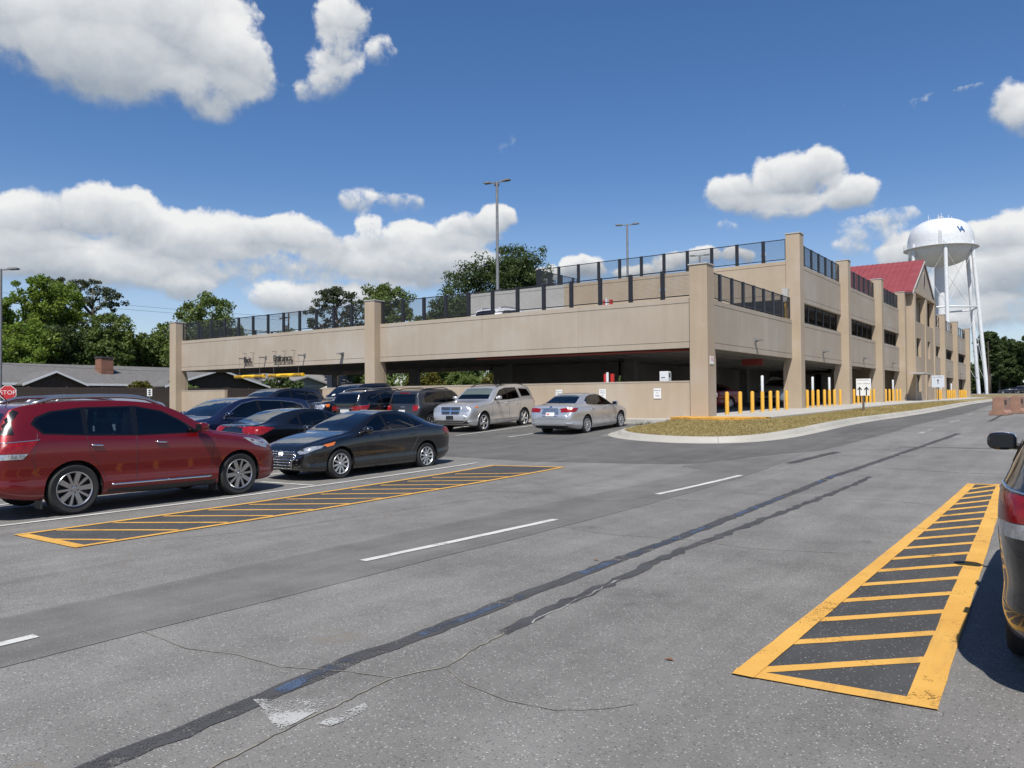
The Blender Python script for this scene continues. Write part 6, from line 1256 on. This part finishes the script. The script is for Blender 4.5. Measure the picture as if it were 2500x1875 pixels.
for x, y, hd, _, lab, pn, k in far:
    o = copy_tree(proto[k]); o.location = (x, y, gz(x, y)); o.rotation_euler = (0, 0, R(hd)); o['label'] = lab; o['group'] = 'vehicles in the far lot'
    for ch in o.children:
        if ch.name.startswith(('body', 'door_mirror')): ch.material_slots[0].link = 'OBJECT'; ch.material_slots[0].material = pn
# ------------------------------------------------------------ bollards, signs, lamps and small fittings
def bollard(x, y, tall):
    z = float(walk_z(y)); t = thing('bollard', '', 'bollard', (x, y, z), 0, 'yellow bollards along the garage side')
    MB().lathe([(.085, -.1), (.085, .90), (.07, .945), (.035, .965), (.001, .97)], n=18).obj('post', M_YPOST, t, smooth=True, angle=40, local=True)
    if tall: MB().lathe([(.066, .95), (.066, 1.66), (.05, 1.685), (.001, 1.69)], n=16).obj('white_marker', M_WMET, t, smooth=True, angle=40, local=True)
    return t
BY = [[30.8, 32.31, 33.88, 35.44, 36.83, 37.99, 39.09, 40.52], [44.2, 45.26, 46.34, 47.7, 48.79, 49.93, 51.31], [54.9, 56.06, 57.26, 58.58, 59.67, 60.9], [65.04, 66.44, 67.83, 69.41, 70.8], [89.6, 90.8, 92.0, 93.2], [98.2, 99.5, 101.0, 102.5, 104], [108.4, 110, 111.5, 113.2, 114.5]]
TALL = {(0, 4), (1, 1), (1, 4), (2, 4), (3, 2), (4, 3), (5, 2)}
bn = ['nearest open bay', 'second open bay', 'third open bay behind the arrow sign', 'fourth open bay before the stair tower', 'first bay past the stair tower', 'second bay past the stair tower', 'last open bay of the garage side']
on = ['first', 'second', 'third', 'fourth', 'fifth', 'sixth', 'seventh', 'eighth']; white = {}
for i, ys in enumerate(BY):
    for j, y in enumerate(ys):
        tall = (i, j) in TALL; b = bollard(XO - .12, y, tall); white[i] = white.get(i, 0) + tall
        b['label'] = ('bollard topped by a %swhite marker in the %s' % ({(1, 1): 'nearer ', (1, 4): 'farther '}.get((i, j), ''), bn[i])) if tall else '%s yellow bollard in the %s' % (on[j], bn[i])
def wall_lamp(loc, d, label):
    t = thing('wall_lamp', label, 'wall lamp', loc, 0, 'grey lamps on the garage spandrels'); d = Vector(d); s = Vector((-d.y, d.x, 0)); L_ = Vector((0, 0, 0))
    def P(a, b, c): return tuple(L_ + d * a + s * b + Vector((0, 0, c)))
    MB().add([P(0, -.08, -.12), P(0, .08, -.12), P(0, .08, .10), P(0, -.08, .10), P(.06, -.07, -.10), P(.06, .07, -.10), P(.06, .07, .08), P(.06, -.07, .08)], [(0, 3, 2, 1), (4, 5, 6, 7), (0, 1, 5, 4), (1, 2, 6, 5), (2, 3, 7, 6), (3, 0, 4, 7)]).obj('wall_box', M_GALV, t, local=True)
    MB().add([P(.05, -.10, -.02), P(.05, .10, -.02), P(.05, .10, .09), P(.05, -.10, .09), P(.36, -.13, -.03), P(.36, .13, -.03), P(.36, .13, .02), P(.36, -.13, .02)], [(0, 3, 2, 1), (4, 5, 6, 7), (0, 1, 5, 4), (1, 2, 6, 5), (2, 3, 7, 6), (3, 0, 4, 7)]).obj('lamp_head', M_GALV, t, local=True)
    MB().tube([P(.05, 0, -.05), P(.2, 0, -.03)], .025, 6).obj('bracket', M_GALV, t, local=True)
wall_lamp((XR, 36.84, 2.66), (1, 0, 0), 'grey wall lamp on the side spandrel over the nearest open bay')
for i, (y, n) in enumerate([(48.69, 'second open bay'), (59.23, 'third open bay'), (69.5, 'fourth open bay by the stair tower'), (91, 'first bay past the stair tower'), (101.5, 'second bay past the stair tower'), (112, 'last bay of the garage side')]): wall_lamp((XR, y, 2.65), (1, 0, 0), 'grey wall lamp on the side spandrel over the ' + n)
wall_lamp((-33.9, YF, 2.58), (0, -1, 0), 'grey wall lamp on the front spandrel left of the middle column')
def flat_sign(name, label, x, z0, z1, w, lines, m=M_SIGNW, ink=M_INK):
    t = thing(name, label, 'sign', (x, YF - .02, (z0 + z1) / 2), 0, 'reserved parking signs on the front wall'); MB().box(-w / 2, -.006, -(z1 - z0) / 2, w / 2, .006, (z1 - z0) / 2).obj('sign_plate', m, t, local=True)
    for body, size, dz in lines: text_obj('lettering', body, size, ink, t, (0, -.008, dz), (R(90), 0, 0), .001)
flat_sign('parking_sign', 'small white Reserved sign on the wall nearest the corner column', -14.55, -.05, .38, .34, [('Reserved', .075, .13), ('For', .07, .02), ('AOD', .09, -.10)])
flat_sign('parking_sign', 'white Reserved Parking sign partly hidden behind the silver sedan', -17.18, -.05, .38, .34, [('Reserved', .07, .14), ('Parking', .07, .05), ('Only', .07, -.06)])
flat_sign('parking_sign', 'white Reserved sign above the roof of the silver sedan at left', -19.45, -.05, .38, .34, [('Reserved', .075, .13), ('Parking', .075, .03)])
def letters(body, x, z, size, label):
    t = thing('sign_letters', label, 'sign', (x, YF - .12, z)); text_obj('lettering', body, size, M_INK, t, (0, 0, 0), (R(90), 0, 0), .022, 'LEFT')
    return t
t1 = letters('Exit', -42.95, 2.52, .50, 'black standing letters reading Exit over the left clearance bar'); t2 = letters('Entrance', -40.0, 2.52, .50, 'black standing letters reading Entrance over the right clearance bar')
for t, xs in ((t1, (-42.85, -42.05)), (t2, (-39.85, -38.98, -38.1))):
    MB().box(xs[0] - .15, YF - .13, 2.325, xs[-1] + .05, YF - .11, 2.34).obj('letter_rail', M_BLKP, t)
    for x in xs:
        MB().box(x - .012, YF - .30, 2.935, x + .012, YF, 2.955).obj('bracket', M_BLKP, t); MB().tube([(x, YF - .12, 2.34), (x, YF - .12, 2.93)], .005, 5).obj('hanger_rod', M_GALV, t)
def clearance(x0, x1, label):
    y = YF - .46; t = thing('clearance_bar', label, 'clearance bar', ((x0 + x1) / 2, y, 1.46), 0, 'yellow clearance bars hanging at the entrance')
    MB().tube([(x0, y, 1.46), (x1, y, 1.46)], .105, 18).obj('bar', M_YPIPE, t, smooth=True, angle=40); MB().lathe([(.085, x1 + .002), (.10, x1 + .004), (.112, x1 - .03), (.112, x1 - .05)], (0, y, 1.46), 'x', 18).obj('end_cap', M_YPIPE, t)
    for a0 in (x0 + .08, x1 - .80):
        for k in range(7):
            x = a0 + k * .115; v = []
            for j in range(25): a = 2 * math.pi * j / 24; v += [(x + .10 * math.cos(a - .7), y + .1065 * math.cos(a), 1.46 + .1065 * math.sin(a)), (x + .06 + .10 * math.cos(a - .7), y + .1065 * math.cos(a), 1.46 + .1065 * math.sin(a))]
            MB().add(v, [(2 * j, 2 * j + 1, 2 * j + 3, 2 * j + 2) for j in range(24)]).obj('black_stripe', M_INK, t)
    for x in (x0 + .45, x1 - .45):
        MB().tube([(x, y, 1.56), (x, y, 2.60)], .008, 5).obj('chain', M_GALV, t); MB().box(x - .035, y - .04, 2.58, x + .035, YF, 2.65).obj('wall_arm', M_GALV, t); MB().box(x - .08, YF - .03, 2.52, x + .08, YF, 2.72).obj('arm_plate', M_GALV, t)
    text_obj('lettering', 'CLEARANCE 8\'-2"', .10, M_INK, t, (-.05, -.107, 0), (R(90), 0, 0), .0005)
clearance(-43.35, -40.42, 'left yellow clearance bar with black stripes under the Exit letters'); clearance(-39.95, -36.75, 'right yellow clearance bar with black stripes under the Entrance letters')
t = thing('fire_sign', 'small white sign with red letters FDC on the corner column', 'sign', (XO + .01, 30.37, 1.48)); MB().box(-.01, -.19, -.16, .01, .19, .16).obj('sign_plate', M_SIGNW, t, local=True); text_obj('lettering', 'FDC', .19, M_INKR, t, (.012, 0, .03), (R(90), 0, R(90)), .001)
t = thing('fire_hose_inlet', 'grey fire hose inlet sticking out behind the corner column', 'pipe', (XO - .3, 30.75, .12)); MB().tube([(0, -.06, .08), (0, .12, .08), (.10, .22, .02), (.24, .26, -.04)], [.07, .07, .085, .085], 12).obj('inlet_pipe', M_GALV, t, smooth=True, angle=40, local=True); MB().lathe([(.001, .25), (.10, .25), (.10, .21), (.08, .2)], (0, .26, -.04), 'x', 14).obj('inlet_cap', M_ALLOY, t, smooth=True, angle=40, local=True)
tag(MB().box(-.55, -.03, -.17, .55, .03, .17).obj('hanging_sign', M_DULLRED, local=True), 'dim red hanging sign under the ceiling of the nearest open bay', 'sign').location = (-13.9, 40.2, 1.78)
def standpipe(x, y, z, label, h):
    t = thing('standpipe', label, 'standpipe', (x, y, z)); MB().tube([(0, 0, 0), (0, 0, h)], .065, 12).obj('white_pipe', M_WMET, t, smooth=True, angle=40, local=True)
    for s in (-1, 1): MB().box(s * .17 - .07, .1, h - .62, s * .17 + .07, .2, h - .06).obj('red_guard', M_RED, t, local=True)
standpipe(-17.15, YF + .38, -.5, 'white standpipe between red guards behind the low front wall', 1.62); standpipe(-18.35, YF + 2.5, 3.0, 'white standpipe between red guards on the roof deck', 1.72)
t = thing('meter_box', 'white metal box standing behind the low front wall', 'meter box', (-14.42, YF + .5, -.6)); MB().box(-.20, -.16, 0, .20, .16, 1.70).obj('cabinet', M_WMET, t, local=True, bevel=.015); MB().box(-.12, -.165, 1.42, .06, -.161, 1.45).obj('slot', M_INK, t, local=True); MB().box(.201, -.08, 1.45, .205, .06, 1.62).obj('side_vent', M_INK, t, local=True)
for lab, x, y, z in (('white dome fixture on a yellow bracket behind the lower roof fence', -14.65, 31.2, 4.05), ('white dome fixture beside a post of the high fence', -14.3, 43.4, 4.1 + DL)):
    t = thing('dome_fixture', lab, 'light fixture', (x, y, z)); MB().box(-.09, -.06, 0, .09, .06, .35).obj('bracket', M_YPIPE, t, local=True); MB().tube([(0, 0, .35), (0, 0, .5)], .05, 8).obj('neck', M_GALV, t, local=True); MB().lathe([(.14, .48), (.14, .56), (.11, .66), (.05, .72), (.001, .73)], n=14).obj('dome', M_WMET, t, smooth=True, local=True)
# direction signs on posts
def post_sign(label, x, y, w, h, zb, z0, body, arrows=(), m=M_SIGNW, turn=0, r=.045):
    t = thing('direction_sign', label, 'sign', (x, y, z0), turn); MB().box(-r, -.02, -.2, r, .06, zb - z0 + h * .6).obj('post', mat('weathered_post', (.10, .085, .07), .8, var=.2), t, local=True); MB().box(-w / 2, -.036, zb - z0, w / 2, -.021, zb - z0 + h).obj('sign_plate', m, t, local=True)
    for b, s, dx, dz in body: text_obj('lettering', b, s, M_INK, t, (dx, -.038, zb - z0 + dz), (R(90), 0, 0), .0008)
    for dx, dz, s in arrows:
        p = [(-.022, -.5), (.022, -.5), (.022, .12), (.17, -.03), (.20, .07), (0, .33), (-.20, .07), (-.17, -.03), (-.022, .12)]; p = [(-.05 if abs(a) == .022 and a < 0 else .05 if abs(a) == .022 else a, b) for a, b in p]
        MB().prism([(zb - z0 + dz + b * s, dx + a * s) for a, b in p], 'y', -.042, -.037).obj('arrow', M_INK, t, local=True)
    return t
post_sign('white sign with two black up arrows on the grass strip', -8.85, 41.5, .62, .83, .02, -.80, [('NO MEDICAL CENTER', .055, 0, .76), ('STAFF', .07, -.15, .58), ('PATIENTS', .07, .16, .58)], [(-.15, .27, .52), (.16, .27, .52)])
post_sign('smaller white sign on a post past the stair tower', -10.5, 78.2, 1.0, 1.05, .72, -.55, [('ALL TRAFFIC', .13, 0, .88)], [(0, .55, .5)], m=mat('pale_blue_sign', (.55, .60, .66), .4))
t = thing('stop_sign', 'red octagonal STOP sign behind the parked cars at far left', 'stop sign', (-45.2, 17.7, -1.5), R(68)); oc = lambda r: [(r * math.cos(R(22.5 + 45 * k)), r * math.sin(R(22.5 + 45 * k))) for k in range(8)]
MB().prism([(b + 1.97, a) for a, b in oc(.405)], 'y', -.02, -.012).obj('white_border', M_SIGNW, t, local=True); MB().prism([(b + 1.97, a) for a, b in oc(.375)], 'y', -.026, -.0205).obj('red_face', M_SIGNR, t, local=True); text_obj('lettering', 'STOP', .30, M_SIGNW, t, (0, -.028, 1.97), (R(90), 0, 0), .002); MB().box(-.03, -.01, 0, .03, .04, 2.2).obj('post', M_GALV, t, local=True)
t = thing('parking_sign', 'narrow white sign on a thin post before the board fence', 'sign', (-49.2, 27.6, -1.2), R(60)); MB().box(-.15, -.02, 1.5, .15, -.01, 1.98).obj('sign_plate', M_SIGNW, t, local=True); MB().tube([(0, 0, 0), (0, 0, 2.0)], .025, 6).obj('post', M_GALV, t, local=True); 
for z in (1.87, 1.74, 1.61): MB().box(-.07, -.024, z - .04, .07, -.021, z + .04).obj('print_mark', M_INK, t, local=True)
# brown barriers by the road
M_BAR = mat('brown_barrier_plastic', (.275, .155, .105), .6, var=.15, scale=3)
def barrier(x, y, rz, label):
    t = thing('road_barrier', label, 'barrier', (x, y, float(G(x, y))), rz, 'brown barriers beside the road'); P = [(-.37, 0), (.37, 0), (.37, .13), (.24, .24), (.21, .84), (-.21, .84), (-.24, .24), (-.37, .13)]
    MB().prism([(b, a) for a, b in P], 'y', -.6, .6).obj('shell', M_BAR, t, local=True, bevel=.02)
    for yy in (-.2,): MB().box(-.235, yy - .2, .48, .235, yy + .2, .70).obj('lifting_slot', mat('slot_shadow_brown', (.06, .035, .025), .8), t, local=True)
    MB().box(-.12, -.59, .845, .12, .59, .87).obj('top_ridge', M_BAR, t, local=True)
barrier(-3.2, 43.0, R(-7), 'nearest brown plastic barrier beside the road'); barrier(-2.75, 46.4, R(-7), 'middle brown plastic barrier beside the road'); barrier(-2.2, 49.4, R(-7), 'farthest brown plastic barrier at the right edge')
# low pale building in the far lot
t = thing('low_building', 'low grey building with a pale flat roof in front of the far wood', 'building', (-2, 246, .4)); MB().box(-12.2, 240, .3, 30, 252, 3.0).obj('wall', M_SIDING, t); MB().box(-12.9, 239.4, 3.2, 31, 252.6, 3.75).obj('roof', M_FASCIA, t); MB().box(-12.0, 239.9, 3.0, 29.8, 252, 3.2).obj('eaves_band', M_BLKP, t)
# two stray leaves on the asphalt
for i, (x, y, l) in enumerate([(-2.15, 4.62, 'small brown dead leaf on the asphalt near the hatched island'), (-4.05, 7.0, 'small dark leaf scrap on the asphalt beside the blue line')]): tag(MB().add([(x - .035, y, float(G(x, y)) + .006), (x, y - .014, float(G(x, y)) + .012), (x + .035, y + .004, float(G(x, y)) + .008), (x, y + .018, float(G(x, y)) + .016)], [(0, 1, 2), (0, 2, 3)]).obj('dead_leaf', mat('dead_leaf', (.16, .075, .03), .8)), l, 'leaf')
